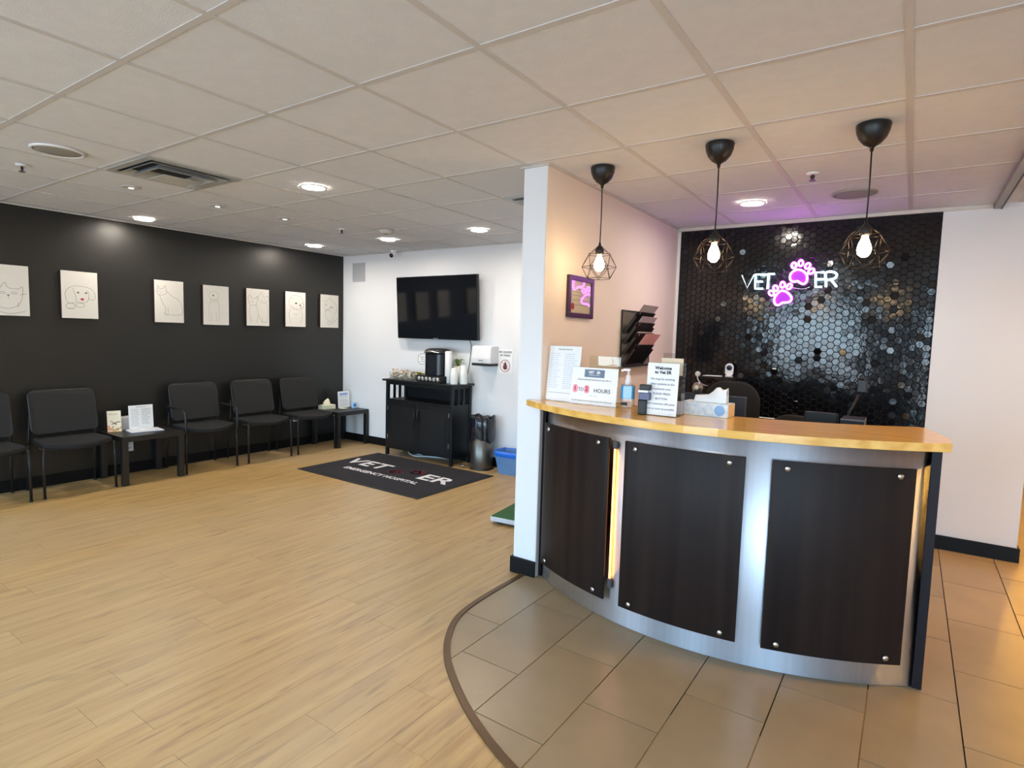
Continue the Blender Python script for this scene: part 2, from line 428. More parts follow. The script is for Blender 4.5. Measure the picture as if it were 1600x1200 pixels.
# wall angles and trims
am = MB().box(XL, XL+.02, YF, YB, ZC-.004, ZC+.004).box(XL, PX0, YB-.02, YB, ZC-.004, ZC+.004)
am.box(PX1, .39, YB-.035, YB-.012, ZC-.022, ZC+.004).box(PX1, PX1+.02, PY0, YB, ZC-.004, ZC+.004).box(PX0-.02, PX1+.02, PY0-.02, PY0, ZC-.004, ZC+.004)
am.build('wall_angle', mat('white ceiling angle', (206, 202, 196), .6), ceil)
tr = struct('trim_1', B(.392, .43, -1, YB-.012, ZC-.03, ZC), mat('grey metal ceiling track', (150, 144, 138), .4, metal=.3), 'grey ceiling track running to the white wall', cat='trim')
B(.43, .438, -1, YB-.012, ZC-.034, ZC).build('lip', BLACKMET, tr)
# baseboards
bb = .1
struct('baseboard_left', B(XL, XL+.014, YF, YB, 0, bb), BLACKTRIM, 'black baseboard along the black wall', cat='baseboard', bevel=.003)
struct('baseboard_back', B(XL+.014, PX0, YB-.014, YB, 0, bb), BLACKTRIM, 'black baseboard under the white television wall', cat='baseboard', bevel=.003)
struct('baseboard_partition', MB().box(PX0-.016, PX1+.002, PY0-.016, PY0, 0, bb).box(PX0-.016, PX0, PY0, YB-.014, 0, bb), BLACKTRIM, 'black baseboard around the white partition end', cat='baseboard', bevel=.003)
struct('baseboard_right', MB().box(TX1, .706, YB-.028, YB-.012, .004, .104).box(.69, .706, YB-.012, YE, .004, .104), BLACKTRIM, 'black baseboard under the white wall right of counter', cat='baseboard', bevel=.003)
struct('baseboard_corridor', B(.706, XR, YE-.016, YE, .004, .104), BLACKTRIM, 'black baseboard at the far end of corridor', cat='baseboard')
#@@PART2
# ------------------------------------------------------------------ ceiling fittings
EMW = mat('lit downlight lens', (255, 240, 214), .5, emit=(255, 242, 226), estr=L_DOWN)
EMY = mat('warm corridor lens', (255, 226, 170), .5, emit=(255, 190, 92), estr=L_DOWN*3)
def downlight(x, y, label, r=.073, m=None):
    t = thing('downlight', label, 'ceiling light', (x, y, ZC), group='recessed ceiling downlights')
    MB().lathe([(r+.016, -.004), (r+.014, -.008), (r+.002, -.009), (r, -.003), (r, .004), (r+.016, .004)], 28, cap=False).build('trim_ring', WHITEPL, t)
    MB().lathe([(r, -.0035), (r, -.001)], 28).build('lens', m or EMW, t)
    return t
downlight(-5.95, 2.60, 'lit round downlight close to the black wall, above the second drawing from left')
downlight(-3.47, 2.60, 'largest lit round downlight, in the middle of the waiting area ceiling')
downlight(-5.85, 4.40, 'lit round downlight close to the black wall near its far corner')
downlight(-4.67, 4.44, 'lit round downlight nearest the small dome camera above the television')
downlight(-3.43, 4.41, 'lit round downlight above the right end of the television')
downlight(-1.0, 4.41, 'lit round downlight over the reception desk, before the black tiles')
downlight(1.55, 3.3, 'lit downlight in the corridor ceiling right of the grey track', m=EMY)
for x, y, l in ((-5.95, .77, 'added fill downlight by the black wall behind the camera'), (-3.47, .6, 'added fill downlight above the waiting area beside the camera'), (-1.0, .6, 'added fill downlight above the camera'), (-5.95, -1.2, 'added fill downlight by the front left window'), (-3.47, -1.2, 'added fill downlight by the front centre window')): downlight(x, y, l)  # unseen downlights added to even out the room light
downlight(1.55, 5.3, 'added fill downlight in the middle of the corridor ceiling', m=EMY); downlight(1.55, 10.5, 'added fill downlight before the far corridor end wall', m=EMY)  # extra downlights added to brighten the dark corridor ceiling
downlight(1.55, 7.5, 'lit downlight deep in the corridor beyond the white wall', m=EMY)
GRILL = mat('grey speaker grille', (150, 147, 142), .7, var=.15, vscale=120)
for x, y, r, l in ((-4.113, 1.349, .118, 'round grey ceiling speaker left of the big air vent'), (-.379, 4.444, .118, 'round grey ceiling speaker in front of the black tiled wall')):
    t = thing('ceiling_speaker', l, 'speaker', (x, y, ZC))
    MB().lathe([(r+.012, .004), (r+.012, -.004), (r, -.008), (r-.004, -.004), (r-.004, .004)], 36, cap=False).build('rim', WHITEPL if x < -1 else GRILL, t)
    MB().lathe([(r-.003, -.002), (r-.02, -.0065), (.001, -.008)], 36).build('grille', GRILL, t)
t = thing('smoke_detector', 'flat round white detector between the two far downlights', 'detector', (-4.284, 4.041, ZC))
MB().lathe([(.075, .003), (.075, -.012), (.06, -.02), (.058, -.03), (.04, -.034), (.001, -.035)], 28).build('housing', mat('off white plastic', (200, 194, 186), .5), t)
MB().lathe([(.02, -.034), (.018, -.041), (.001, -.042)], 16).build('sensor', GRILL, t)
# sprinklers
for x, y, l in ((-4.689, 1.348, 'small sprinkler head left of the round ceiling speaker by the black wall'), (-.542, 3.811, 'small sprinkler head over the reception area, lit purple'), (-4.636, 3.799, 'small sprinkler head near the far downlights of the waiting area')):
    t = thing('sprinkler', l, 'sprinkler', (x, y, ZC))
    MB().lathe([(.034, .004), (.034, -.003), (.02, -.008), (.001, -.008)], 20).build('escutcheon', WHITEPL, t)
    mb = MB().cyl((0, 0), .007, -.03, -.006, 10).rod((.012, 0, -.012), (.004, 0, -.04), .0025, 6).rod((-.012, 0, -.012), (-.004, 0, -.04), .0025, 6)
    mb.build('nozzle', BLACKMET, t)
    MB().lathe([(.018, -.041), (.018, -.039)], 12).build('deflector', BLACKMET, t)
# small eyeball spots
SPOT = mat('small spot lamp', (255, 250, 240), .4, emit=(255, 245, 228), estr=4)
for x, y, l in ((-4.693, 1.972, 'small recessed spot in the row beside the air vent, nearest the camera'), (-4.731, 2.624, 'small recessed spot, middle of the row of three'), (-4.698, 3.218, 'small recessed spot, farthest of the row of three')):
    t = thing('recessed_spot', l, 'ceiling light', (x, y, ZC), group='small recessed spots')
    MB().lathe([(.062, .004), (.06, -.002), (.042, -.003), (.04, .004)], 24, cap=False).build('trim_ring', mat('satin spot ring', (200, 198, 196), .4), t)
    MB().lathe([(.04, .001), (.03, -.004), (.022, -.005)], 24).build('eyeball', mat('spot eyeball', (190, 186, 182), .4), t)
    MB().lathe([(.018, -.0055), (.016, -.007)], 16).build('lamp', SPOT, t)
# air diffusers
VM = mat('grey painted diffuser', (182, 184, 184), .38, metal=.15)
VD = mat('dark diffuser throat', (60, 64, 64), .7)
def diffuser(i, j, label):
    x, y = GX+(i+.5)*G, GY+(j+.5)*G
    t = thing('air_diffuser', label, 'air vent', (x, y, ZC))
    h = G/2-.014
    mb = MB()
    def ring(a, b, z0, z1):       # square funnel from half-size a at z0 to b at z1
        v = [(-a,-a,z0),(a,-a,z0),(a,a,z0),(-a,a,z0),(-b,-b,z1),(b,-b,z1),(b,b,z1),(-b,b,z1)]
        return v, [(k, (k+1)%4, 4+(k+1)%4, 4+k) for k in range(4)]
    fr = MB().add(*ring(h, h-.045, -.003, -.003)).add(*ring(h-.045, h-.05, -.003, .004)).add(*ring(h, h, -.003, .004))
    fr.build('frame', VM, t)
    MB().box(-h+.02, h-.02, -h+.02, h-.02, .024, .026).build('throat', VD, t)
    for k, (a, b) in enumerate(((h-.05, h-.1), (h-.11, h-.155))):
        c = MB().add(*ring(a, b, -.014-.012*k, .02)).add(*ring(a-.006, b-.004, -.0145-.012*k, .02)).add(*ring(a, a-.006, -.014-.012*k, -.0145-.012*k))
        c.build('louvre', VM, t)
    MB().box(-.11, .11, -.11, .11, -.04, -.036).build('centre_plate', mat('pale diffuser plate', (196, 194, 190), .4), t, .002)
    return t
diffuser(-1, 2, 'large square air diffuser with grey stepped louvres over the waiting area')
diffuser(2, 5, 'square air diffuser half hidden behind the white partition end')
# dome camera at ceiling
t = thing('security_camera', 'small white camera with black lens at the top of the television wall', 'camera', (-5.25, 5.08, ZC))
MB().lathe([(.04, .003), (.04, -.01), (.03, -.018), (.02, -.022), (.02, -.03)], 20).build('bracket', WHITEPL, t)
Mc = Matrix.Translation((0, -.01, -.05)) @ Matrix.Rotation(PI/2+.35, 4, 'X') @ Matrix.Rotation(.2, 4, 'Y')
MB().lathe([(.001, -.05), (.026, -.045), (.032, -.03), (.032, .03), (.028, .036)], 20, Mc).build('housing', WHITEPL, t)
MB().lathe([(.027, .034), (.024, .043), (.001, .046)], 20, Mc).build('lens', mat('black lens glass', (10, 10, 12), .08), t)

# ------------------------------------------------------------------ pendants over the counter
BULB = mat('glowing filament bulb', (255, 226, 178), .3, emit=(255, 216, 160), estr=L_BULB)
CAGE = mat('dark bronze cage wire', (44, 36, 31), .4, metal=.7)
def pendant(x, y, label, zoff, rot):
    t = thing('pendant_lamp', label, 'pendant lamp', (x, y, ZC), rz=rot, group='geometric cage pendants over the counter')
    MB().lathe([(.068, .002), (.07, -.004), (.066, -.03), (.055, -.058), (.035, -.082), (.015, -.094), (.009, -.1), (.007, -.115)], 32).build('canopy', mat('black canopy plastic', (16, 16, 18), .38), t)
    zt = -.425+zoff
    MB().tube([(0, 0, -.11), (.002, 0, (zt-.11)/2), (0, 0, zt-.02)], .0033, 8).build('cord', BLACKPL, t)
    MB().lathe([(.006, zt), (.008, zt-.016), (.022, zt-.03), (.026, zt-.05), (.024, zt-.066), (.018, zt-.07)], 20).build('socket', BLACKMET, t)
    cg = MB(); z1, z2, z3 = zt-.07, zt-.142, zt-.208; r1, r2, r3 = .07, .1, .073
    P = lambda r, z, k, o: (r*math.cos(PI/3*k+o), r*math.sin(PI/3*k+o), z)
    A = [P(r1, z1, k, PI/6) for k in range(6)]; Bm = [P(r2, z2, k, 0) for k in range(6)]; Cb = [P(r3, z3, k, PI/6) for k in range(6)]
    wr = .0016
    for k in range(6):
        j = (k+1)%6
        cg.rod(A[k], A[j], wr, 6).rod(Bm[k], Bm[j], wr, 6).rod(Cb[k], Cb[j], wr, 6)
        cg.rod(A[k], Bm[k], wr, 6).rod(A[k], Bm[j], wr, 6).rod(Cb[k], Bm[k], wr, 6).rod(Cb[k], Bm[j], wr, 6)
        cg.rod((.018*math.cos(PI/3*k+PI/6), .018*math.sin(PI/3*k+PI/6), zt-.03), A[k], wr, 6)
    cg.build('cage', CAGE, t)
    MB().lathe([(.012, zt-.066), (.013, zt-.08), (.024, zt-.105), (.03, zt-.13), (.026, zt-.15), (.014, zt-.163), (.001, zt-.167)], 20).build('bulb', BULB, t)
    return t
pendant(-1.543, 3.132, 'black cage pendant lamp hanging nearest the white partition wall', 0, .45)
pendant(-.860, 3.04, 'black cage pendant lamp hanging in the middle of the counter row', .01, .15)
pendant(-.21, 3.105, 'black cage pendant lamp hanging nearest the right end of counter', .01, -.05)

# ------------------------------------------------------------------ reception counter
CX, CY = -.83, 4.268
def arc(R, a0, a1, n): return [(CX+R*math.sin(a0+(a1-a0)*i/n), CY-R*math.cos(a0+(a1-a0)*i/n)) for i in range(n+1)]
def band(R0, R1, a0, a1, z0, z1, n=24): return MB().prism(arc(R1, a0, a1, n)+arc(R0, a0, a1, n)[::-1], z0, z1)
def curved(R0, R1, a0, a1, z0, z1, n=24):
    mb = MB(); o = arc(R1, a0, a1, n); i_ = arc(R0, a0, a1, n)
    v = []
    for (x, y), (p, q) in zip(o, i_): v += [(x, y, z0), (x, y, z1), (p, q, z0), (p, q, z1)]
    mb.v = v
    for k in range(n):
        a = 4*k; b = a+4
        mb.f += [(a, b, b+1, a+1), (a+2, a+3, b+3, b+2), (a+1, b+1, b+3, a+3), (a, a+2, b+2, b)]; mb.sm += [True, True, False, False]
    mb.f += [(0, 1, 3, 2), (4*n, 4*n+2, 4*n+3, 4*n+1)]; mb.sm += [False, False]
    return mb
D = math.radians
ct = thing('reception_counter', 'curved reception counter with steel front, dark wood panels and oak top', 'counter', (0, 0, 0))
aL, aR = D(-36.6), D(35.5)
curved(1.588, 1.60, aL, aR, .006, 1.05, 48).build('steel_front', STEEL, ct)
xr, yr = CX+1.6*math.sin(aR), CY-1.6*math.cos(aR)
B(xr, xr+.036, yr-.008, yr+.36, .006, 1.05).build('end_panel', DEND, ct, .002)
xl, yl = CX+1.6*math.sin(aL), CY-1.6*math.cos(aL)
B(PX1+.001, PX1+.02, yl-.02, yl+.4, .006, 1.05).build('end_panel', DEND, ct)
curved(1.55, 1.587, aL+.01, aR-.002, .02, 1.045, 30).build('carcass', DEND, ct)
# worktop
top = arc(1.72, math.asin((-1.868-CX)/1.72), math.asin((.158-CX)/1.72), 44)
cy2 = 3.06+1.5
back = [(CX+1.5*math.sin(a), cy2-1.5*math.cos(a)) for a in [D(36)-(D(36)+D(39.5))*i/30 for i in range(31)]]
poly = top+[(.158, 3.02), (.075, 3.33)]+[p for p in back if p[0] > PX1+.003 and p[0] < .06]+[(PX1+.002, back[-1][1] if back[-1][0] > PX1 else 3.42), (PX1+.002, PY0-.004), (-1.868, PY0-.004)]
MB().prism(poly, 1.05, 1.085).build('worktop', OAK, ct, .002)
desk_in = MB().prism(arc(1.54, D(-34), D(32), 24)+[(.02, 3.95), (PX1+.004, 3.95)], .72, .75); desk_in.build('inner_desk', DWOOD, ct)
bolts = []
for n_, (a0, a1) in enumerate(((-33.6, -13.9), (-10.5, 9.4), (13.1, 32.6))):
    pnl = curved(1.628, 1.64, D(a0), D(a1), .121, .962, 22).build('front_panel', DWOOD, ct, .0015)
    for a in (a0+2.1, a1-2.3):
        for z in (.151, .93):
            Tm = Matrix.Translation((CX+1.64*math.sin(D(a)), CY-1.64*math.cos(D(a)), z)) @ Matrix.Rotation(D(a), 4, 'Z') @ FRONT
            MB().lathe([(.006, -.04), (.006, 0), (.0115, .0005), (.0125, .004), (.011, .008), (.001, .0095)], 16, Tm).build('bolt', CHROME, pnl)
a = D(-12.9)
STRIP = mat('orange led strip', (255, 196, 130), .4, emit=(255, 150, 72), estr=L_STRIP)
p = (CX+1.612*math.sin(a), CY-1.612*math.cos(a))
sx_, sy_ = p
Tm = Matrix.Translation((sx_, sy_, 0)) @ Matrix.Rotation(a, 4, 'Z')
MB().box(-.014, -.006, -.004, .006, .232, .905, Tm).build('light_strip', STRIP, ct, .001)
for za, zb in ((.185, .23), (.907, .945)): MB().box(-.02, .004, -.007, .009, za, zb, Tm).build('strip_end', mat('grey strip end cap', (70, 66, 70), .4), ct, .002)

# ------------------------------------------------------------------ things on the counter
TZ = 1.085
def sign_holder(name, label, x, y, rz, w_, h_, tilt=.12, group=None, cat='sign', loc_z=TZ, base=.07):
    """upright acrylic holder with a printed sheet, front at -Y"""
    t = thing(name, label, cat, (x, y, loc_z), rz, group)
    R_ = Matrix.Rotation(-tilt, 4, 'X')
    MB().box(-w_/2-.003, w_/2+.003, .0015, .0035, 0.002, h_+.004, R_).box(-w_/2-.003, w_/2+.003, 0, base, 0, .002).build('holder', ACRYL, t)
    MB().box(-w_/2, w_/2, 0, .0012, .004, h_, R_).build('sheet', PAPER, t)
    return t, (lambda px, py, off=.0012: R_ @ at('-Y', px, py, off))
def lines(parent, T, x0, x1, ys, wd=.002, m=INK, name='printed_lines', jag=True):
    mb = MB(); rr = random.Random(len(ys)*7+int(abs(x0)*1000))
    for y in ys:
        x = x0; xe = x1-(rr.random()*.3*(x1-x0) if jag else 0)
        while x < xe:
            l = min(rr.uniform(.008, .03), xe-x); mb.ribbon([(x, y), (x+l, y)], wd, T); x += l+.005
    return mb.build(name, m, parent)
# tall price list sheet at the partition
t, T = sign_holder('sign', 'tall white two column list standing against the partition end', -1.672, 2.962, -.04, .215, .325)
M0 = T(0, 0)
text('heading', 'FEES AND SERVICES', .011, INK, t, T(0, .305))
lines(t, M0, -.095, -.02, [.28-.0125*i for i in range(17)], .0022, mat('pale blue print', (168, 182, 208), .8))
lines(t, M0, .0, .095, [.28-.0125*i for i in range(17)], .0022, mat('pale blue print', (168, 182, 208), .8))
lines(t, M0, -.095, .095, [.05], .002, INK, jag=False)
# waiting time sign
t, T = sign_holder('sign', 'wide white waiting time sign with pink number cards', -1.452, 2.925, -.02, .285, .21)
MB().box(-.062, .062, -.0004, 0, -.022, .022, T(.0, .178) @ FRONT.inverted()).build('logo_band', mat('slate blue print', (104, 122, 144), .6), t)
text('lettering', 'VET   ER', .02, PAPER, t, T(0, .183, .003), bold=.0006)
text('lettering', 'EMERGENCY HOSPITAL', .0065, PAPER, t, T(0, .168, .003))
text('lettering', 'Current estimated wait time to see a Dr. is', .0118, INKD, t, T(0, .142))
PINK = mat('pink number card', (244, 150, 168), .7)
for x, s in ((-.113, '1'), (-.04, '2')):
    c = MB().prism(rrect(.03, .046, .014), 0, .001, T(x, .088, .0016)).build('number_card', PINK, t)
    text('lettering', s, .034, mat('dark red print', (120, 30, 60), .8), c, T(x, .088, .0032), bold=.0005)
text('lettering', 'TO', .03, INKD, t, T(-.077, .084), fit=.034)
text('lettering', 'HOURS', .032, INKD, t, T(.055, .082), fit=.1)
lines(t, T(0, 0), -.02, .04, [.052], .0014)
lines(t, T(0, 0), -.13, .12, [.022], .0026, INKD, jag=False)
# clear empty acrylic stand behind
t = thing('acrylic_stand', 'clear empty acrylic sign stand behind the waiting time sign', 'sign holder', (-1.46, 3.09, TZ), -.03)
MB().box(-.1, .1, 0, .003, .002, .27).box(-.1, .1, 0, .09, 0, .002).build('clear_sheet', glass('greenish acrylic', (.93, .96, .9)), t)
text('lettering', '1', .02, INKD, t, at('-Y', .05, .245)); lines(t, at('-Y', 0, 0), .03, .07, [.222], .0025, INKD, jag=False)
# hand sanitizer
BLUE = mat('blue sanitizer gel', (64, 168, 238), .15, var=.1, trans=.3, emit=None)
t = thing('sanitizer_bottle', 'clear pump bottle of blue hand sanitizer between the two signs', 'bottle', (-1.262, 2.975, TZ), .2)
MB().prism(rrect(.072, .046, .016), .05, .122).build('gel', BLUE, t, .004)
MB().prism(rrect(.075, .049, .017), .0, .128).build('bottle_body', GLASS, t, .004)
MB().lathe([(.018, .128), (.017, .15), (.013, .158), (.013, .176), (.006, .178), (.006, .2)], 18).build('collar', WHITEPL, t)
MB().box(-.03, .011, -.009, .009, .2, .214).box(-.04, -.028, -.006, .006, .196, .209).build('pump_head', WHITEPL, t, .004)
MB().box(-.03, .005, -.0252, -.0246, .015, .032).build('label_patch', INKD, t)
# welcome sign
t, T = sign_holder('sign', 'upright white welcome notice with several lines of text, at the front edge', -1.003, 2.775, .0, .16, .262, tilt=.08)
text('lettering', 'Welcome', .021, INKD, t, T(0, .237), bold=.0008)
text('lettering', 'to Vet ER', .021, INKD, t, T(0, .216), bold=.0008)
for i, s in enumerate(('We may be assisting', 'other patients in the', 'treatment area.', 'PLEASE PRESS', 'BUTTON', 'and someone will assist', 'you as soon as possible.')):
    text('lettering', s, .0148, mat('blue grey print', (86, 92, 118), .8), t, T(.0, .183-.0245*i))
lines(t, T(0, 0), .045, .07, [.012], .0014)
# small black terminal left of the welcome sign
t = thing('card_terminal', 'small black device with navy screen beside the welcome notice', 'device', (-1.083, 2.765, TZ), .15)
MB().box(-.03, .012, -.012, .03, 0, .075).build('base', BLACKPL, t, .006)
MB().box(-.026, .03, -.018, .02, .075, .112).build('screen', mat('navy screen', (38, 44, 92), .25), t, .003)
MB().box(-.03, .02, -.016, .022, .112, .124).build('band', WHITEPL, t, .002)
MB().box(-.024, .03, -.018, .02, .124, .152).build('cap', BLACKPL, t, .004)
# brochure stand
t = thing('brochure_stand', 'tall clear acrylic stand with cream card behind the welcome notice', 'stand', (-.985, 2.90, TZ), .0)
MB().box(-.06, .06, .0, .003, 0, .31).box(.057, .06, -.05, .0, 0, .26).box(-.06, -.057, -.05, .0, 0, .26).box(-.06, .06, -.053, -.05, 0, .2).build('acrylic_body', glass('smoky acrylic', (.9, .9, .91)), t)
MB().box(-.054, .058, -.04, -.0385, .2, .285).build('card', mat('cream card', (226, 206, 178), .7), t)
MB().box(-.054, .054, -.03, -.01, .005, .07).build('leaflets', PAPER, t)
# tissue box on counter
def tissue_box(label, x, y, z, rz, w_, d_, h_, side, tis_h=.07, scale=1):
    t = thing('tissue_box', label, 'tissue box', (x, y, z), rz)
    MB().box(-w_/2, w_/2, -d_/2, d_/2, 0, h_).build('carton', side, t, .003)
    MB().prism([(w_*.32*math.cos(q*PI/8), d_*.22*math.sin(q*PI/8)) for q in range(16)], h_-.001, h_+.0008).build('opening', mat('tissue slot film', (206, 208, 196), .5), t)
    return t
CART = mat('floral tissue carton', (232, 233, 228), .6, col2=(176, 200, 222), vscale=38)
CARTB = mat('plain cream carton', (214, 196, 158), .65)
t = tissue_box('patterned tissue box with a tissue pulled out, on the counter', -.835, 3.0, TZ, -.02, .232, .118, .068, CART)
MB().box(.1165, .1172, -.056, .056, .003, .065).build('end_flap', CARTB, t)
MB().prism([(.026*math.cos(q*PI/10), .026*math.sin(q*PI/10)) for q in range(20)], 0, .0006, at('-Y', .075, .034, .0592)).build('badge', mat('blue badge print', (132, 172, 214), .6), t)
def tissue(t, prof, z0, dy, m):
    mb = MB(); n = len(prof); v = []
    for k, s in enumerate((-1, -.35, .35, 1)):
        for i, (x, h) in enumerate(prof):
            v.append((x, dy*s*(1-.6*h/.09)+.006*math.sin(i*1.7+k), z0+h*(1 if abs(s) < .5 else .93)))
    f = []
    for k in range(3):
        for i in range(n-1): f.append((k*n+i, k*n+i+1, (k+1)*n+i+1, (k+1)*n+i))
    mb.add(v, f, True)
    for s, off in ((-1, 0), (1, 3*n)):
        vv = [(x, dy*s*.9, z0) for x, h in prof]
        b0 = len(mb.v); mb.v += vv
        for i in range(n-1):
            q = (b0+i, b0+i+1, off+i+1, off+i); mb.f.append(q if s < 0 else q[::-1]); mb.sm.append(True)
    return mb.build('tissue', m, t)
tissue(t, [(-.068, 0), (-.064, .032), (-.03, .035), (.0, .037), (.02, .054), (.04, .076), (.055, .078), (.07, .066), (.086, .07), (.096, .078), (.09, .05), (.078, .022), (.072, 0)], .068, .02, PAPER)

# ------------------------------------------------------------------ partition wall: certificate, file rack, switch
t = thing('certificate_frame', 'dark framed certificate with a red seal, hung on the partition', 'picture frame', (PX1, 3.363, 1.716))
FR = mat('dark burgundy frame', (52, 26, 34), .3)
fr = MB(); W_, H_ = .17, .131; b_ = .03
fr.box(.0, .022, -W_, W_, H_-b_, H_).box(.0, .022, -W_, W_, -H_, -H_+b_).box(.0, .022, -W_, -W_+b_, -H_+b_, H_-b_).box(.0, .022, W_-b_, W_, -H_+b_, H_-b_)
fr.build('frame', FR, t, .002)
doc = MB().box(0.001, .01, -W_+b_, W_-b_, -H_+b_, H_-b_).build('document', mat('beige certificate paper', (214, 196, 176), .7), t)
lines(t, at('+X', 0, 0, .0105), -.11, .12, [.05, .03, .01, -.02, -.05], .003, INK)
MB().prism([(.022*math.cos(q*PI/10), .022*math.sin(q*PI/10)) for q in range(20)], 0, .0006, at('+X', -.1, -.06, .0102)).build('seal', mat('red seal', (176, 52, 62), .6), t)
MB().box(.014, .0155, -W_+b_-.002, W_-b_+.002, -H_+b_-.002, H_-b_+.002).build('glass', GLASS, t)
t = thing('light_switch', 'pale switch plate low on the partition behind the list', 'switch', (PX1, 3.40, 1.33))
B(0, .006, -.035, .035, -.058, .058).build('plate', WARMTINT, t, .002); B(.006, .011, -.014, .014, -.03, .03).build('rocker', WHITEPL, t, .002)
# file rack
t = thing('file_rack', 'black wall file rack of slanted pockets on the partition', 'file rack', (PX1, 4.31, 1.25))
RK = mat('black file rack plastic', (30, 27, 27), .35); RB = mat('smoky rack back', (112, 104, 94), .4)
B(.001, .006, -.275, .275, .0, .415).build('back_panel', RB, t, .002)
B(.006, .05, -.275, .275, .0, .012).build('bottom_rail', RK, t, .002)
fr = MB().tube(smooth([(.01, -.28, .0), (.01, -.28, .42), (.01, .28, .42), (.01, .28, .0)], True, 1), .006, 8, True); fr.build('rim', RK, t)
pos = [.02, .115, .19, .265, ]
for k, z in enumerate((.02, .105, .185, .262)):
    Tm = Matrix.Translation((.012, 0, z)) @ Matrix.Rotation(.62, 4, 'Y')
    pk = MB().box(0, .005, -.262, .1, 0, .185, Tm).box(-.0, .022, -.262, -.257, 0, .15, Tm).box(-.0, .022, .095, .1, 0, .15, Tm)
    pk.build('pocket', RK, t, .0015)
    MB().lathe([(.011, 0), (.011, .002)], 14, Tm @ Matrix.Translation((.005, -.2, .172)) @ Matrix.Rotation(PI/2, 4, 'Y')).build('label_clip', CHROME, t)
def sheets(label, k, dy, l, m, n=1, w_=.21):
    z = (.02, .105, .185, .262)[k]
    Tm = Matrix.Translation((PX1+.012, 4.31, 1.25+z)) @ Matrix.Rotation(.62, 4, 'Y')
    mb = MB()
    for q in range(n): mb.box(-.004-.003*q, -.0025-.003*q, dy-w_/2+.004*q, dy+w_/2+.004*q, .03, .03+l-.006*q, Tm)
    return tag(mb.build('paper_sheets', m), label, 'papers')
sheets('grey sheets in the topmost pocket of the wall file rack', 3, -.07, .215, mat('grey paper', (178, 168, 164), .7), 2, .3)
sheets('lilac grey sheets in the second pocket of the wall file rack', 2, -.07, .205, mat('lilac paper', (190, 178, 182), .7), 2, .3)
sheets('pink sheets sticking out of the lower pocket of the rack', 0, -.05, .25, mat('pink paper', (240, 180, 176), .7), 2, .3)
sheets('crumpled pale sheets in the lower middle pocket of the rack', 1, -.08, .165, mat('pale paper', (226, 208, 202), .7), 3, .3)

# ------------------------------------------------------------------ neon sign
NP = mat('pink neon tube', (255, 150, 240), .3, emit=(232, 74, 255), estr=L_NEON)
NW = mat('white neon tube', (225, 245, 255), .3, emit=(190, 234, 255), estr=L_NEON*.75)
ND = mat('dim white neon tube', (225, 228, 230), .3, emit=(200, 210, 220), estr=.35)
ns = thing('neon_sign', 'neon sign with two pink paw prints between white letters', 'neon sign', (0, YB-.03, 0))
def neon(name, pts, m, r=.0075, closed=False, lbl=None, par=ns):
    o = MB().tube([(x, 0, z) for x, z in pts], r, 8, closed).build(name, m, par)
    if lbl: o['label'] = lbl
    return o
V = [(-1.22, 2.019), (-1.172, 1.911), (-1.124, 2.022)]
neon('letter_v', V, ND, .006, lbl='dim white letter V')
def letter(name, strokes):
    mb = MB()
    for s in strokes: mb.tube([(x, 0, z) for x, z in s], .0072, 8)
    return mb.build(name, NW, ns)
letter('letter_e', [[(-1.04, 2.018), (-1.112, 2.021), (-1.108, 1.904), (-1.05, 1.904)], [(-1.11, 1.962), (-1.056, 1.962)]])
letter('letter_t', [[(-1.056, 2.016), (-.967, 2.022)], [(-1.012, 2.018), (-1.012, 1.9)]])
letter('letter_e', [[(-.605, 2.02), (-.666, 2.022), (-.661, 1.909), (-.617, 1.908)], [(-.664, 1.967), (-.607, 1.967)]])
letter('letter_r', [smooth([(-.587, 1.908), (-.592, 1.96), (-.594, 2.016), (-.55, 2.022), (-.522, 2.005), (-.522, 1.982), (-.545, 1.966), (-.587, 1.961)], n=4), [(-.556, 1.963), (-.515, 1.908)]])
P1 = [(-.791, 2.048), (-.756, 2.034), (-.728, 2.002), (-.725, 1.958), (-.743, 1.934), (-.767, 1.94), (-.791, 1.957), (-.82, 1.953), (-.844, 1.968), (-.848, 2.006), (-.825, 2.037)]
P2 = [(-.896, 1.883), (-.862, 1.869), (-.83, 1.833), (-.831, 1.802), (-.857, 1.789), (-.893, 1.786), (-.921, 1.767), (-.947, 1.777), (-.956, 1.816), (-.939, 1.854), (-.916, 1.877)]
T1 = [(-.825, 2.082, .1), (-.777, 2.098, .0), (-.726, 2.074, -.5), (-.698, 2.032, -.8)]
T2 = [(-.98, 1.865, .8), (-.95, 1.904, .4), (-.9, 1.931, .0), (-.85, 1.916, -.5)]
GLOWPLATE = mat('magenta neon glow tint', (96, 22, 116), .5)  # added plates behind the paws, tube glow put into their colour
for pad, toes in ((P1, T1), (P2, T2)):
    lp = [tuple(q) for q in smooth(pad, True, 4)]
    pw_ = neon('paw_pad', lp, NP, .0085, True)
    c = (sum(q[0] for q in lp)/len(lp), sum(q[1] for q in lp)/len(lp))
    big = [(c[0]+(q[0]-c[0])*1.12, c[1]+(q[1]-c[1])*1.12) for q in lp]
    MB().prism(big, -.018, -.014, FRONT).build('glow_plate', GLOWPLATE, pw_)
    for tx, tz, an in toes:
        el = []
        for q in range(16):
            u, v = .0165*math.cos(q*PI/8), .023*math.sin(q*PI/8)
            el.append((tx+u*math.cos(an)-v*math.sin(an), tz+u*math.sin(an)+v*math.cos(an)))
        neon('paw_toe', el, NP, .008, True, par=pw_)
neon('cable', smooth([(-.7, 1.91), (-.74, 1.895), (-.8, 1.9), (-.86, 1.92)], n=4), WHITEPL, .002)
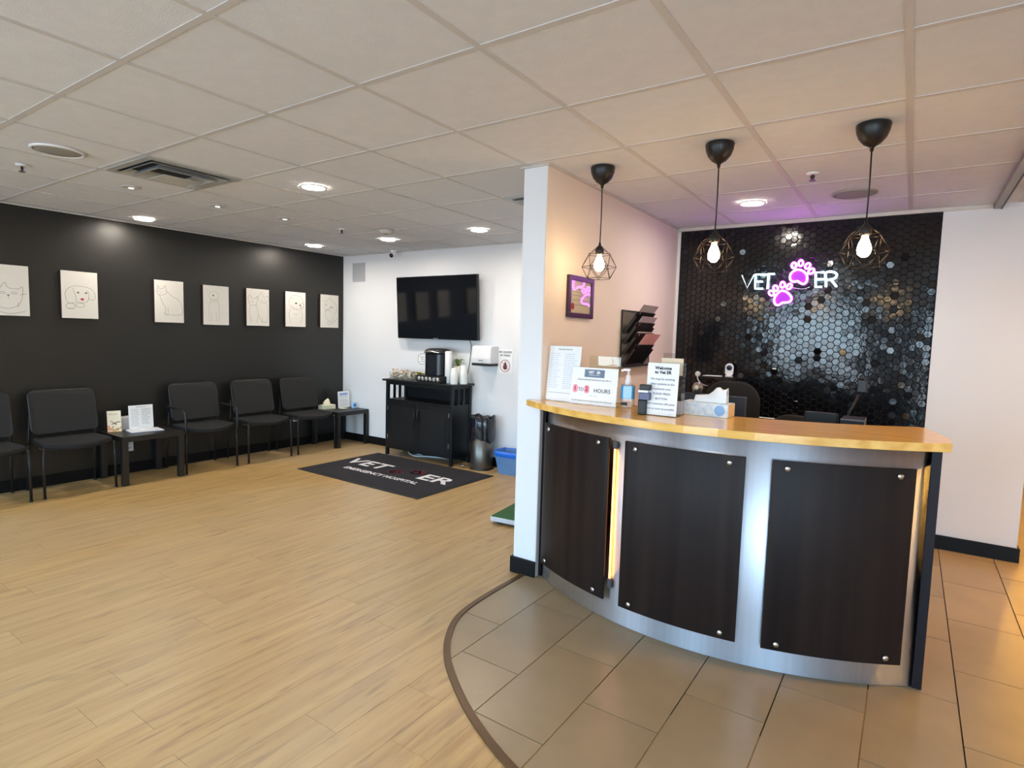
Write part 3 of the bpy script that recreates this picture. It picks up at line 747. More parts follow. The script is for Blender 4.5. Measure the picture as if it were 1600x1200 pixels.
#@@PART3
# ------------------------------------------------------------------ behind the counter
t = thing('wall_shelf', 'small dark shelf on the black tiles behind the counter', 'shelf', (-1.345, YB, 1.148))
B(-.14, .14, -.16, -.002, 0, .014).build('board', mat('glossy dark shelf', (46, 42, 42), .15), t, .002)
B(-.02, .12, -.15, -.002, -.016, -.002).build('rail', BLACKMET, t)
t = thing('baby_monitor', 'white rounded camera unit with dark lens on the wall shelf', 'camera', (-1.262, YB-.09, 1.162), .2)
MB().prism(rrect(.068, .11, .033), 0, .03, Matrix.Translation((0, .015, .06)) @ FRONT).build('body', WHITEPL, t, .006)
MB().lathe([(.023, 0), (.022, .006), (.001, .01)], 20, at('-Y', 0, .078, .0145)).build('lens', mat('deep blue lens', (18, 22, 60), .08), t)
MB().cyl((0, 0), .032, 0, .012, 20).build('foot', WHITEPL, t)
t = tag(MB().prism([(.0, 0), (.15, .005), (.14, .11), (.01, .1)], 0, .004).build('glare_sheet', PAPER, None, 0, 2, (-1.465, YB-.155, 1.163)), 'thin white sheet added as glare on the wall shelf', 'papers')  # white sheet stands in for the glare on the shelf top
t = thing('wall_plug', 'white plug with a short curved cable on the tiles left of the shelf', 'plug', (-1.545, YB-.006, 1.168))
MB().lathe([(.02, 0), (.024, -.02), (.016, -.034)], 16, FRONT.inverted()).build('plug_body', WHITEPL, t)
MB().tube(smooth([(0, -.03, -.01), (.01, -.034, -.05), (.045, -.03, -.085), (.09, -.01, -.1)], n=5), .0045, 8).build('cable', WHITEPL, t)
def monitor(label, x, y, z0, w_, h_, rz=0, m=None):
    t = thing('monitor', label, 'monitor', (x, y, .75), rz)
    MB().box(-w_/2, w_/2, -.012, .02, z0, z0+h_).build('back_shell', m or mat('slate monitor back', (46, 50, 62), .5), t, .006)
    MB().box(-w_/2+.008, w_/2-.008, .0201, .022, z0+.008, z0+h_-.008).build('screen', mat('dark screen', (12, 12, 16), .1), t)
    MB().box(-.03, .03, -.03, -.01, .01, z0+h_*.6).build('stand_neck', BLACKPL, t); MB().box(-.11, .11, -.09, .08, 0, .012).build('stand_foot', BLACKPL, t, .003)
    return t
monitor('wide dark monitor back behind the floral tissue box', -1.0, 3.72, .09, .385, .287)
monitor('low black monitor whose top edge shows behind the counter', -.4, 3.72, .09, .17, .235, m=BLACKPL)
t = thing('webcam', 'round clear and silver webcam perched on the dark monitor', 'camera', (-1.105, 3.72, .75+.377))
GLB = glass('webcam dome', (.8, .8, .82))
MB().lathe([(.02, 0), (.026, .006), (.033, .03), (.034, .045), (.026, .062), (.012, .071), (.001, .073)], 24).build('dome', mat('silver webcam shell', (150, 146, 144), .2, metal=.8), t)
MB().lathe([(.014, 0), (.013, .006), (.001, .008)], 16, at('-Y', 0, .038, .031)).build('lens', mat('pale lens', (225, 220, 215), .2), t)
t = thing('document_tray', 'black tray with a pale edge behind the counter, right of the low monitor', 'tray', (-.235, 3.66, .75))
MB().box(-.055, .055, -.1, .1, 0, .315).build('tray_body', BLACKPL, t, .004)
MB().box(-.055, .055, -.104, -.1, .31, .318).build('pale_edge', mat('grey edge', (110, 108, 112), .4), t)
t = thing('card_reader', 'small black reader on a thin slanted pole behind the counter', 'device', (-.385, 3.89, .75))
MB().tube([(0, 0, 0), (.11, 0, .32), (.162, .0, .45)], .006, 8).build('pole', BLACKPL, t); MB().cyl((0, 0), .05, 0, .01, 20).build('foot', BLACKPL, t)
MB().box(.14, .19, -.02, .012, .44, .515).box(.152, .175, -.018, .01, .515, .53).build('reader', BLACKPL, t, .006)
t = thing('paper_note', 'narrow white slip lying near the rear edge of the counter top', 'paper', (-.575, 3.12, TZ))
B(-.035, .035, -.008, .008, 0, .0015).build('slip', PAPER, t)
def office_chair(label, x, y, rz, zs):
    t = thing('office_chair', label, 'chair', (x, y, 0), rz, 'office chairs behind the counter')
    bp = [(px_, pz) for px_, pz in rrect(.43, .5, .16, 8)]
    mb = MB(); n = len(bp); v = []
    for s in (0, .055):
        for px_, pz in bp: v.append((px_, -.2-s+px_*px_*.5, pz+.86+zs))
    mb.add(v, [tuple(range(n))[::-1], tuple(range(n, 2*n))]+[(i, (i+1)%n, n+(i+1)%n, n+i) for i in range(n)], True)
    mb.build('backrest', CHAIRF, t, .015)
    MB().prism(rrect(.5, .48, .12), .44, .52).build('seat', CHAIRF, t, .02)
    MB().cyl((0, 0), .028, .1, .44, 14).build('gas_column', BLACKMET, t); MB().box(-.03, .03, -.24, -.2, .42, .66+zs).build('back_post', BLACKPL, t, .005)
    for k in range(5):
        a = 2*PI*k/5
        l = MB().tube([(0, 0, .11), (.3*math.cos(a), .3*math.sin(a), .075)], [.025, .016], 8).build('leg', BLACKPL, t)
        MB().lathe([(.026, -.02), (.026, .02)], 14, Matrix.Translation((.3*math.cos(a), .3*math.sin(a), .031)) @ Matrix.Rotation(a, 4, 'Z') @ Matrix.Rotation(PI/2, 4, 'Y')).build('caster', BLACKPL, l)
    return t
office_chair('black office chair with rounded back under the wall shelf', -1.17, 4.62, PI-.05, .035)
office_chair('lower black office chair mostly hidden behind the counter top', -.69, 4.3, PI-.3, -.155)

# ------------------------------------------------------------------ waiting chairs along the black wall (front faces +X)
def waiting_chair(label, y, arms=False):
    t = thing('waiting_chair', label, 'chair', (XL, y, 0), 0, 'black waiting chairs along the black wall')
    # seat, plan curved at the front
    fr = [(.14, -.235), (.14, .235)]; pl = [(.13, .225), (.11, .2)]
    pts = [(.12, -.225), (.12, .225), (.46, .25)]+[(.46+.085*math.sin(PI*k/10), .25-.05*k) for k in range(1, 10)]+[(.46, -.25)]
    mb = MB(); n = len(pts); v = []
    for z, sc in ((.412, .97), (.425, 1), (.447, 1), (.458, .96)):
        for x, yy in pts:
            v.append((.31+(x-.31)*sc, yy*sc, z-.02*max(0, (x-.45)/.09)+.006))
    f = [tuple(range(n))[::-1], tuple(range(3*n, 4*n))]
    for k in range(3):
        for i in range(n): f.append((k*n+i, k*n+(i+1)%n, (k+1)*n+(i+1)%n, (k+1)*n+i))
    mb.add(v, f, False); mb.build('seat', CHAIRF, t)
    # backrest: rounded sheet, gently curved and leaning
    bw, z0, z1 = .485, .50, .865
    mb = MB(); bp = rrect(bw, z1-z0, .05, 5); n = len(bp); v = []
    for s in (0, .02):
        for yy, zz in bp:
            v.append((.175-.075*(zz+.18)/.36-.03*(1-(2*yy/bw)**2)+s, yy, (z0+z1)/2+zz))
    mb.add(v, [tuple(range(n)), tuple(range(n, 2*n))[::-1]]+[(i, (i+1)%n, n+(i+1)%n, n+i) for i in range(n)], False)
    mb.build('backrest', MESHB, t, .003)
    rim = [(.18-.075*(zz+.18)/.36-.03*(1-(2*yy/bw)**2), yy, (z0+z1)/2+zz) for yy, zz in bp]
    MB().tube(rim, .009, 6, True).build('back_frame', BLACKMET, t)
    for s in (-1, 1):
        o = MB().tube([(.485, s*.262, 0), (.483, s*.262, .3), (.475, s*.255, .425)], .0105, 10).build('leg', BLACKMET, t)
        MB().cyl((.485, s*.262), .0125, 0, .012, 10).build('foot_cap', BLACKPL, o)
        o = MB().tube([(.06, s*.255, 0), (.085, s*.25, .3), (.11, s*.245, .5), (.1, s*.235, .66)], .0105, 10).build('leg', BLACKMET, t)
        MB().cyl((.06, s*.255), .0125, 0, .012, 10).build('foot_cap', BLACKPL, o)
        MB().rod((.475, s*.255, .41), (.1, s*.247, .41), .009).build('side_rail', BLACKMET, t)
        if arms:
            MB().tube(smooth([(.105, s*.245, .6), (.11, s*.262, .632), (.2, s*.268, .64), (.4, s*.268, .628), (.47, s*.266, .61), (.488, s*.264, .55), (.483, s*.262, .38)], n=4), .0115, 8).build('armrest', BLACKPL, t)
    MB().rod((.46, -.25, .408), (.46, .25, .408), .008).build('cross_rail', BLACKMET, t)
    return t
c0 = waiting_chair('black armless waiting chair cut by the left edge of the photo', 1.385)
dup(c0, (XL, 2.0, 0), label='black armless waiting chair directly left of the table with the magazine')
waiting_chair('black waiting chair with armrests, right of the table with the magazine', 3.145, True)
dup(c0, (XL, 3.80, 0), label='black armless waiting chair right beside the chair with armrests')
dup(c0, (XL, 4.415, 0), label='black armless waiting chair beside the corner table, farthest of the row')
# side tables
def side_table(label, y):
    t = thing('side_table', label, 'table', (XL, y, 0), 0, 'black side tables between the chairs')
    MB().box(.0, .5, -.27, .27, .4, .45).build('tabletop', TABLEB, t, .002)
    for x in (.45, .0):
        for yy in (-.27, .22): MB().box(x, x+.05, yy, yy+.05, 0, .4).build('leg', TABLEB, t, .0015)
    t.location.x = XL+.025
    return t
s0 = side_table('square black side table with a price sheet and magazine', 2.575)
s1 = dup(s0, (XL+.025, 4.94, 0), label='square black side table in the far corner by white wall')

s1.scale.y = .92
# things on the first table
t = thing('flower_card', 'small leaning card with a hummingbird and flowers on the side table', 'card', (-6.13, 2.382, .45), PI/2-.25)
R_ = Matrix.Rotation(-.2, 4, 'X')
MB().box(-.055, .055, 0, .008, 0, .2, R_).build('board', PAPERB, t, .001)
TA = lambda x, y, o=.0006: R_ @ at('-Y', x, y, o)
MB().box(-.056, .056, -.0005, .0085, -.001, .006, R_).box(.03, .036, .008, .09, 0, .006).build('stand_foot', mat('orange edge', (206, 138, 70), .5), t)
fl = MB()
for x, y, r in ((-.04, .03, .02), (-.012, .022, .016), (.03, .03, .013), (-.045, .055, .012)): fl.prism([(x+r*math.cos(q*PI/6)*(1 if q % 2 else .7), y+r*math.sin(q*PI/6)*(1 if q % 2 else .7)) for q in range(12)], 0, .0003, TA(0, 0))
fl.build('flowers', mat('salmon flower print', (226, 150, 112), .7), t)
lf = MB()
for x, y, a in ((.0, .012, .5), (.03, .016, 2.4), (.045, .03, 1.2), (-.02, .04, .9)): lf.ribbon([(x, y), (x+.02*math.cos(a), y+.02*math.sin(a))], .009, TA(0, 0))
lf.build('leaf_print', mat('olive leaf print', (150, 152, 60), .7), t)
bd = MB().ribbon([(-.02, .075), (.008, .085), (.03, .095), (.046, .092)], .008, TA(0, 0)).ribbon([(.0, .085), (-.03, .105)], .006, TA(0, 0)).ribbon([(.008, .085), (.012, .07)], .01, TA(0, 0))
bd.build('bird', mat('brown bird print', (120, 84, 50), .7), t)
text('lettering', 'thank you', .018, INKL, t, TA(-.01, .17))
t, T = sign_holder('sign', 'white two column sheet in an acrylic stand on the side table', -6.135, 2.617, PI/2, .218, .235, tilt=.06, loc_z=.45)
text('heading', 'SERVICES AND FEES', .01, INK, t, T(0, .217))
lines(t, T(0, 0), -.085, -.01, [.195-.017*i for i in range(10)], .0026); lines(t, T(0, 0), .005, .09, [.195-.013*i for i in range(12)], .0026)
t = thing('leaflet_box', 'small white leaflet box behind the two column sheet', 'box', (-6.24, 2.515, .45), PI/2)
MB().box(-.05, .05, -.03, .03, 0, .105).box(-.05, .05, .027, .03, .105, .125).build('carton', WHITEPL, t, .002); MB().box(-.045, .045, -.024, .024, .105, .112).build('leaflets', PAPER, t)
t = thing('magazine', 'open white magazine lying flat on the side table', 'magazine', (-6.03, 2.60, .45), PI/2-.12)
MB().box(-.14, .14, -.1, .1, 0, .004).build('cover', mat('grey blue magazine', (130, 136, 158), .5), t)
MB().prism([(-.135, -.095), (0, -.095), (0, .095), (-.135, .095)], .004, .009).prism([(.002, -.095), (.135, -.095), (.135, .095), (.002, .095)], .004, .009).build('pages', PAPER, t)
lines(t, at('up', 0, 0, .0092), -.12, -.02, [-.06, -.03, 0, .03, .06], .006, INK); lines(t, at('up', 0, 0, .0092), .02, .12, [-.05, -.01, .03, .06], .006, INK)
# things on the corner table
CT = mat('pale yellow tissue carton', (216, 214, 186), .6)
t = tissue_box('small pale tissue box on the corner table', -6.16, 4.82, .45, PI/2, .19, .11, .055, CT)
tissue(t, [(-.055, 0), (-.05, .04), (-.02, .065), (.015, .08), (.03, .07), (.04, .03), (.045, 0)], .055, .02, PAPERB)
t, T = sign_holder('sign', 'white notice with a blue heading on the corner table', -6.12, 5.06, PI/2, .185, .215, tilt=.05, loc_z=.45)
MB().box(-.07, .07, -.0004, 0, -.018, .018, T(0, .178) @ FRONT.inverted()).build('blue_heading', mat('pale blue heading', (170, 188, 226), .7), t)
text('heading', 'WELCOME', .02, mat('mid blue print', (80, 110, 180), .7), t, T(0, .18, .0022))
lines(t, T(0, 0), -.07, .07, [.14, .105, .085, .06, .035], .004, INK, jag=False)
t = thing('sanitizer_pack', 'small bright blue pack beside the notice on the corner table', 'pack', (-6.0, 5.125, .45), PI/2)
MB().prism(rrect(.06, .035, .012), 0, .075).build('pack_body', mat('pale blue clear plastic', (168, 204, 236), .2), t, .004)
MB().box(-.022, .022, -.0185, -.0175, .022, .058).build('blue_print', mat('strong blue print', (40, 120, 206), .5), t)
t = thing('coaster', 'pale round dish lying on the corner table', 'dish', (-6.02, 4.97, .45))
MB().lathe([(.04, 0), (.055, .008), (.057, .01), (.05, .007), (.001, .005)], 24).build('dish', PAPERB, t)
# outlets
for y, z, l in ((2.575, .27, 'white wall outlet under the side table with the magazine'), (4.455, .365, 'white wall outlet behind the farthest waiting chair')):
    t = thing('wall_outlet', l, 'outlet', (XL, y, z))
    MB().box(0, .005, -.035, .035, -.055, .055).build('cover_plate', WHITEPL, t, .002)
    for dz in (-.02, .02): MB().prism(rrect(.03, .026, .01), .005, .0065, facing('+X') @ Matrix.Translation((0, dz, 0))).build('socket', mat('outlet face', (196, 196, 196), .4), t)

# ------------------------------------------------------------------ seven drawings on the black wall
CANV = mat('white drawing canvas', (214, 211, 204), .8, var=.015)
SIDE = mat('dark red canvas edge', (56, 30, 26), .6)
def ell(cx, cy, a, b, t0=0, t1=2*PI, n=18): return [(cx+a*math.cos(t0+(t1-t0)*i/n), cy+b*math.sin(t0+(t1-t0)*i/n)) for i in range(n+1)]
DR = {
 'cat portrait': ([smooth([(.1,.05),(.06,.5),(.12,.75),(.3,.8),(.42,.98),(.5,.82),(.75,.8),(.86,.86),(.84,.5),(.72,.22)],n=4), ell(.45,.38,.3,.2,PI,2*PI), smooth([(.15,.12),(.5,.02),(.9,.1)],n=5), ell(.36,.66,.07,.03), ell(.64,.66,.07,.03), [(.46,.6),(.5,.57),(.54,.6)], [(.5,.57),(.5,.5)], smooth([(.0,1.35),(.08,1.2),(.02,1.0)],n=4), smooth([(.2,.62),(.05,.66)],n=2), [(.8,.62),(.95,.66)]], [(.5,.595,.02)], INKL),
 'lying puppy': ([smooth([(.1,.55),(.1,.85),(.3,1.02),(.6,1.03),(.85,.95),(.95,.75),(.9,.6),(.75,.62)],n=4), smooth([(.3,.95),(.38,.7),(.4,.55),(.55,.48),(.72,.55),(.76,.75),(.72,.9)],n=4), smooth([(.1,.55),(.2,.45),(.4,.5)],n=4), ell(.22,.36,.13,.1), ell(.5,.4,.13,.07), [(.15,.28),(.3,.3)], ell(.45,.82,.03,.025), ell(.68,.82,.03,.025)], [(.45,.82,.022),(.68,.82,.022)], INKL),
 'sitting cat': ([smooth([(.08,1.2),(.1,1.32),(.16,1.2),(.28,1.22),(.36,1.33),(.38,1.2),(.4,1.05),(.3,.98),(.12,.98),(.07,1.08),(.08,1.2)],n=3), smooth([(.38,1.15),(.6,.95),(.85,.8),(.97,.5),(.95,.25)],n=5), smooth([(.15,.98),(.25,.7),(.36,.5),(.34,.25),(.45,.22)],n=4), smooth([(.3,.3),(.6,.24),(.95,.27)],n=4), [(.45,.5),(.45,.3)]], [(.16,1.12,.012),(.27,1.12,.012),(.2,1.06,.012)], INKL),
 'standing dog': ([ell(.4,1.12,.2,.17), smooth([(.28,.98),(.3,.9),(.52,.9),(.56,.98)],n=3), smooth([(.26,.95),(.2,.6),(.22,.1)],n=4), smooth([(.56,.95),(.62,.6),(.6,.1)],n=4), [(.3,.45),(.3,.1)], [(.5,.45),(.5,.1)], smooth([(.3,1.0),(.4,.94),(.5,1.0)],n=3)], [(.38,1.13,.035)], mat('faint pencil line', (170, 166, 158), .8)),
 'two cats': ([smooth([(.1,.9),(.05,1.1),(.12,1.25),(.22,1.12),(.38,1.12),(.48,1.22),(.45,.95),(.35,.82),(.18,.82),(.1,.9)],n=3), smooth([(.5,1.05),(.55,1.25),(.66,1.4),(.74,1.22),(.88,1.2),(.98,1.25),(.92,1.0),(.75,.95),(.55,1.0)],n=3), smooth([(.15,.8),(.1,.5),(.2,.1)],n=4), smooth([(.42,.85),(.5,.5),(.45,.1)],n=4), smooth([(.9,.98),(.95,.6),(.9,.1)],n=4), smooth([(.55,.4),(.65,.15),(.9,.12)],n=4), [(.7,.3),(.7,.1)]], [(.25,.98,.02),(.7,1.05,.018),(.82,1.08,.014),(.17,1.0,.012)], INKL),
 'puppy head': ([smooth([(.15,1.1),(.25,1.32),(.5,1.38),(.78,1.3),(.92,1.05),(.88,.8),(.6,.72),(.3,.8),(.18,.95),(.15,1.1)],n=4), smooth([(.2,1.1),(.3,1.25),(.42,1.22)],n=3), smooth([(.8,.8),(.93,.92),(.86,1.05),(.72,.98),(.8,.8)],n=3), smooth([(.25,.75),(.15,.5),(.25,.1)],n=4), smooth([(.8,.72),(.85,.4),(.75,.1)],n=4), [(.4,.55),(.5,.5),(.6,.55)], smooth([(.28,.9),(.45,.78),(.62,.8)],n=4)], [(.52,1.02,.05),(.74,.94,.04),(.76,.82,.02)], INKL),
 'cat with paw': ([smooth([(.05,1.25),(.3,1.2),(.55,1.38),(.66,1.2),(.85,1.1),(.9,.8),(.8,.6)],n=4), smooth([(.1,1.15),(.1,.95),(.25,.85),(.25,.55),(.35,.35),(.6,.25),(.75,.5)],n=4), smooth([(.25,.75),(.45,.8),(.6,.7)],n=4), ell(.27,1.05,.06,.05), ell(.62,.93,.08,.05), smooth([(.7,.2),(.95,.4)],n=2), smooth([(.4,.25),(.45,.1),(.7,.2)],n=3), smooth([(.3,.75),(.4,.82),(.5,.78)],n=3)], [(.3,1.03,.02),(.55,.93,.03),(.68,.93,.025),(.4,.85,.02)], INKL),
}
PY = [1.678, 2.19, 2.966, 3.453, 3.945, 4.446, 4.953]
PN = ['canvas line drawing of a cat face, leftmost on the black wall', 'canvas line drawing of a lying puppy with red nose', 'canvas line drawing of a cat sitting on a ledge',
      'canvas with a very faint drawing of a standing dog', 'canvas line drawing of two cats side by side', 'canvas line drawing of a spotted puppy with dark nose', 'canvas line drawing of a cat lifting its paw, nearest the corner']
PZ = [1.72, 1.716, 1.705, 1.695, 1.70, 1.703, 1.705]
for k, (key, (st, dots, m)) in enumerate(DR.items()):
    t = thing('canvas_drawing', PN[k], 'drawing', (XL, PY[k], PZ[k]), 0, 'pet drawings on the black wall')
    MB().box(.002, .029, -.141, .141, -.211, .211).build('stretcher', SIDE, t, .001)
    MB().box(.029, .031, -.141, .141, -.211, .211).build('canvas', CANV, t)
    Tm = at('+X', -.135, -.2, .0313) ; mb = MB()
    for s in st: mb.ribbon([(x*.27, y*.27) for x, y in s], .003, Tm)
    mb.build('drawn_lines', m, t)
    mb = MB()
    for x, y, r in dots: mb.prism([(x*.27+r*.27*math.cos(q*PI/5), y*.27+r*.27*math.sin(q*PI/5)*.8) for q in range(10)], 0, .0004, Tm)
    mb.build('dark_marks', INKD, t)
    if k == 1:
        r = .055; MB().prism([(.565*.27+r*.27*math.cos(q*PI/6), .6*.27+r*.2*math.sin(q*PI/6)) for q in range(12)], 0, .0004, Tm).build('red_nose', mat('red nose', (176, 60, 58), .7), t)

# ------------------------------------------------------------------ television wall
t = thing('television', 'large black flat television on the white wall', 'television', (-4.565, YB, 1.752))
TVM = mat('gloss black bezel', (14, 14, 17), .18)
Tt = Matrix.Translation((0, -.1, 0)) @ Matrix.Rotation(.055, 4, 'X')
MB().box(-.615, .615, -.02, .02, -.362, .365, Tt).build('bezel', TVM, t, .004)
MB().box(-.6, .6, -.0215, -.02, -.342, .352, Tt).build('screen', mat('television glass', (9, 10, 15), .07, var=.0), t)
MB().ribbon([(-.035, 0), (.035, 0)], .008, Tt @ at('-Y', 0, -.352, .0208)).build('maker_mark', mat('silver print', (150, 150, 160), .4), t)
MB().box(-.25, .25, -.06, -.002, -.2, .2).build('wall_bracket', BLACKMET, t); MB().box(-.2, .2, -.082, -.05, -.15, .15).build('rear_housing', BLACKPL, t)
MB().tube(smooth([(.46, -.07, -.34), (.47, -.03, -.42), (.44, -.012, -.6), (.41, -.01, -.74)], n=5), .004, 6).build('power_cord', BLACKPL, t)
t = thing('wall_speaker', 'square grey speaker panel high in the corner of the white wall', 'speaker', (-6.0, YB, 2.222))
MB().box(-.118, .118, -.012, 0, -.12, .12).build('frame', mat('light grey speaker frame', (178, 180, 184), .5), t, .002); MB().box(-.108, .108, -.014, -.012, -.11, .11).build('grille', mat('grey speaker cloth', (164, 167, 172), .8, var=.1, vscale=200), t)
t = thing('towel_dispenser', 'white paper towel dispenser with black lower edge on the white wall', 'dispenser', (-3.86, YB, 1.14))
MB().prism([(-.002, .005), (-.002, .2), (-.12, .2), (-.15, .188), (-.16, .06), (-.15, .005)], -.13, .13, Matrix(((0,0,1,0),(1,0,0,0),(0,1,0,0),(0,0,0,1)))).build('housing', WHITEPL, t, .012)
MB().box(-.128, .128, -.154, -.003, -.02, .008).build('lower_edge', BLACKPL, t, .006)
MB().box(-.03, .03, -.1605, -.158, .035, .043).build('maker_mark', INKL, t)
t = thing('trash_sign', 'white wall sign with red crossed dark drop, beside towel dispenser', 'sign', (-3.64, YB, 1.178))
MB().box(-.1, .1, -.004, 0, -.133, .133).build('board', PAPER, t, .001)
text('lettering', 'NO LIQUIDS', .03, INKD, t, at('-Y', 0, .098, .0044), bold=.0008); text('lettering', 'IN TRASH', .03, INKD, t, at('-Y', 0, .062, .0044), bold=.0008)
RED = mat('red prohibition ring', (196, 62, 66), .6); DROP = mat('dark red drop', (92, 38, 40), .6)
mb = MB(); c = ell(0, 0, .064, .064, n=28)
mb.ribbon(c, .007, at('-Y', 0, -.05, .0042)); mb.build('ring', RED, t)
MB().prism([(0, .05), (.018, .015), (.028, -.008), (.026, -.028), (.012, -.042), (-.012, -.042), (-.026, -.028), (-.028, -.008), (-.018, .015)], 0, .0004, at('-Y', 0, -.05, .0042)).build('drop', DROP, t)
MB().ribbon([(-.044, .044), (.044, -.044)], .006, at('-Y', 0, -.05, .0046)).build('slash', RED, t)
t = thing('small_notice', 'small white hexagonal framed notice partly behind the coffee maker', 'sign', (-4.80, YB, 1.145))
hp = [(-.13, -.035), (-.13, .035), (-.08, .062), (.08, .062), (.13, .035), (.13, -.035), (.08, -.062), (-.08, -.062)]
MB().prism(hp, 0, .003, FRONT).build('board', PAPER, t); MB().ribbon(hp+[hp[0]], .005, at('-Y', 0, 0, .0032)).build('outline', INKD, t)
text('lettering', 'PLEASE', .024, INKD, t, at('-Y', -.06, .025, .0034)); text('lettering', 'HELP', .024, INKD, t, at('-Y', -.06, 0, .0034)); text('lettering', 'YOURSELF', .018, INKD, t, at('-Y', -.055, -.028, .0034))

# ------------------------------------------------------------------ black coffee cabinet
t = thing('coffee_cabinet', 'black wooden cabinet with open slatted top tier and two doors', 'cabinet', (-4.6, 5.017, 0), -.012)
hw, y0, y1 = .52, -.167, .167
BW = BLACKWOOD
MB().box(-hw-.035, hw+.035, y0-.03, y1+.005, .885, .907).build('top', BW, t, .003)
for sx in (-1, 1):
    for yy in (y0, y1-.035):
        MB().box(sx*hw-(.035 if sx > 0 else 0), sx*hw+(0 if sx > 0 else .035), yy, yy+.035, 0, .885).build('leg', BW, t, .002)
    sd = MB(); xa, xb = (sx*hw-.028, sx*hw-.008) if sx > 0 else (sx*hw+.008, sx*hw+.028)
    sd.box(xa, xb, y0+.035, y1-.035, .09, .672); sd.box(xa, xb, y0+.035, y1-.035, .852, .885)
    sp_ = MB().box(xa, xb, y0+.035, y1-.035, .09, .672).box(xa, xb, y0+.035, y1-.035, .852, .885).build('side_panel', BW, t)
    for k in (1, 2):
        yc = y0+.035+k*(y1-y0-.07)/3
        MB().box(xa, xb, yc-.013, yc+.013, .672, .852).build('slat', BW, sp_)
MB().box(-hw+.03, hw-.03, y0+.01, y1, .655, .675).build('shelf', BW, t); MB().box(-hw+.03, hw-.03, y0+.01, y1, .09, .11).build('bottom', BW, t)
MB().box(-hw+.036, hw-.036, y1-.012, y1-.004, .09, .885).build('back_panel', BW, t)
MB().box(-hw+.035, hw-.035, y0+.004, y0+.022, .845, .885).build('top_rail', BW, t)
for sx in (-1, 1):
    a, b = (-hw+.037, -.002) if sx < 0 else (.002, hw-.037)
    d = MB().box(a, b, y0-.004, y0+.014, .085, .653).build('door', BW, t, .002)
    MB().box(a+.06, b-.06, y0-.005, y0-.0035, .145, .593).build('inset_panel', mat('black inset panel', (8, 9, 12), .5), d)
    xh = sx*.024
    MB().tube([(xh, y0-.004, .455), (xh, y0-.03, .462), (xh, y0-.032, .52), (xh, y0-.03, .578), (xh, y0-.004, .585)], .0055, 8).build('handle', mat('dark bronze handle', (70, 66, 64), .35, metal=.7), d)
    for z in (.2, .54): MB().box(sx*(hw-.04)-.006, sx*(hw-.04)+.006, y0-.008, y0-.002, z, z+.05).build('hinge', mat('steel hinge', (150, 150, 152), .35, metal=.8), d)
CTZ = .907
# coffee maker on its pod drawer
t = thing('pod_drawer', 'black wire pod drawer under the coffee maker', 'drawer unit', (-4.44, 4.985, CTZ), -.1)
MB().box(-.19, .19, -.13, .14, .0, .012).box(-.19, .19, -.13, .14, .064, .076).box(-.19, -.184, -.13, .14, .012, .064).box(.184, .19, -.13, .14, .012, .064).build('frame', BLACKPL, t, .002)
PODM = mat('silver coffee pod lid', (176, 176, 178), .4, var=.3, vscale=90)
for k in range(6): MB().lathe([(.018, 0), (.024, .03), (.026, .031), (.001, .033)], 14, Matrix.Translation((-.155+k*.062, -.1, .038)) @ Matrix.Rotation(PI/2, 4, 'X')).build('coffee_pod', PODM, t)
for k in range(3): MB().lathe([(.018, 0), (.024, .03), (.026, .031), (.001, .033)], 14, Matrix.Translation((.152, -.04+k*.06, .038)) @ Matrix.Rotation(PI/2, 4, 'Y')).build('coffee_pod', PODM, t)
t = thing('coffee_maker', 'tall black coffee maker with domed lid on the cabinet', 'coffee maker', (-4.44, 5.0, CTZ+.076), .1)
MB().prism(rrect(.25, .22, .06, 6), 0, .25).build('body', mat('gloss black appliance', (22, 23, 28), .2), t, .01)
mb = MB(); rr_ = rrect(.262, .232, .07, 6); n = len(rr_); v = []
for z, sc in ((.25, 1), (.262, 1.03), (.285, 1.0), (.302, .8), (.31, .4)):
    v += [(x*sc, yy*sc, z) for x, yy in rr_]
f = [tuple(range(n))[::-1], tuple(range(4*n, 5*n))]
for k in range(4): f += [(k*n+i, k*n+(i+1)%n, (k+1)*n+(i+1)%n, (k+1)*n+i) for i in range(n)]
mb.add(v, f, True).build('lid', mat('black lid', (28, 28, 31), .28), t)
MB().tube(smooth([(-.1, -.118, .26), (0, -.14, .275), (.1, -.118, .26)], n=5), .008, 8).build('lid_handle', CHROME, t)
MB().box(-.115, -.1, -.112, -.108, .11, .22).build('water_gauge', mat('pale gauge window', (210, 214, 220), .2), t)
# jars of packets
PKT = mat('white and brown creamer cups', (238, 234, 224), .6, col2=(176, 132, 92), vscale=45, detail=2)
for k, (x, l) in enumerate(((-5.06, 'leftmost small glass bowl of coffee creamers on the cabinet'), (-4.93, 'middle small glass bowl of coffee creamers on the cabinet'), (-4.80, 'glass bowl of coffee creamers nearest the coffee maker'))):
    t = thing('glass_bowl', l, 'bowl', (x, 4.93, CTZ), 0, 'glass bowls on the coffee cabinet')
    MB().lathe([(.04, .0), (.055, .02), (.06, .06), (.056, .085), (.053, .084), (.057, .06), (.052, .022), (.038, .004)], 22, cap=False).build('bowl', GLASS, t)
    pk = MB(); rr = random.Random(k)
    for q in range(34):
        a, r_, z = rr.random()*2*PI, .043*math.sqrt(rr.random()), .018+.09*rr.random()*(1)
        Tm = Matrix.Translation((r_*math.cos(a), r_*math.sin(a), z)) @ Matrix.Rotation(rr.random()*6, 4, 'X') @ Matrix.Rotation(rr.random()*6, 4, 'Y')
        pk.lathe([(.009, 0), (.013, .016), (.015, .017)], 8, Tm)
    o = pk.build('creamer_cups', PKT, None, loc=(x, 4.93, CTZ)); tag(o, 'small white creamer cups heaped in '+('the leftmost', 'the middle', 'the right hand')[k]+' glass bowl', 'creamers', kind='stuff')
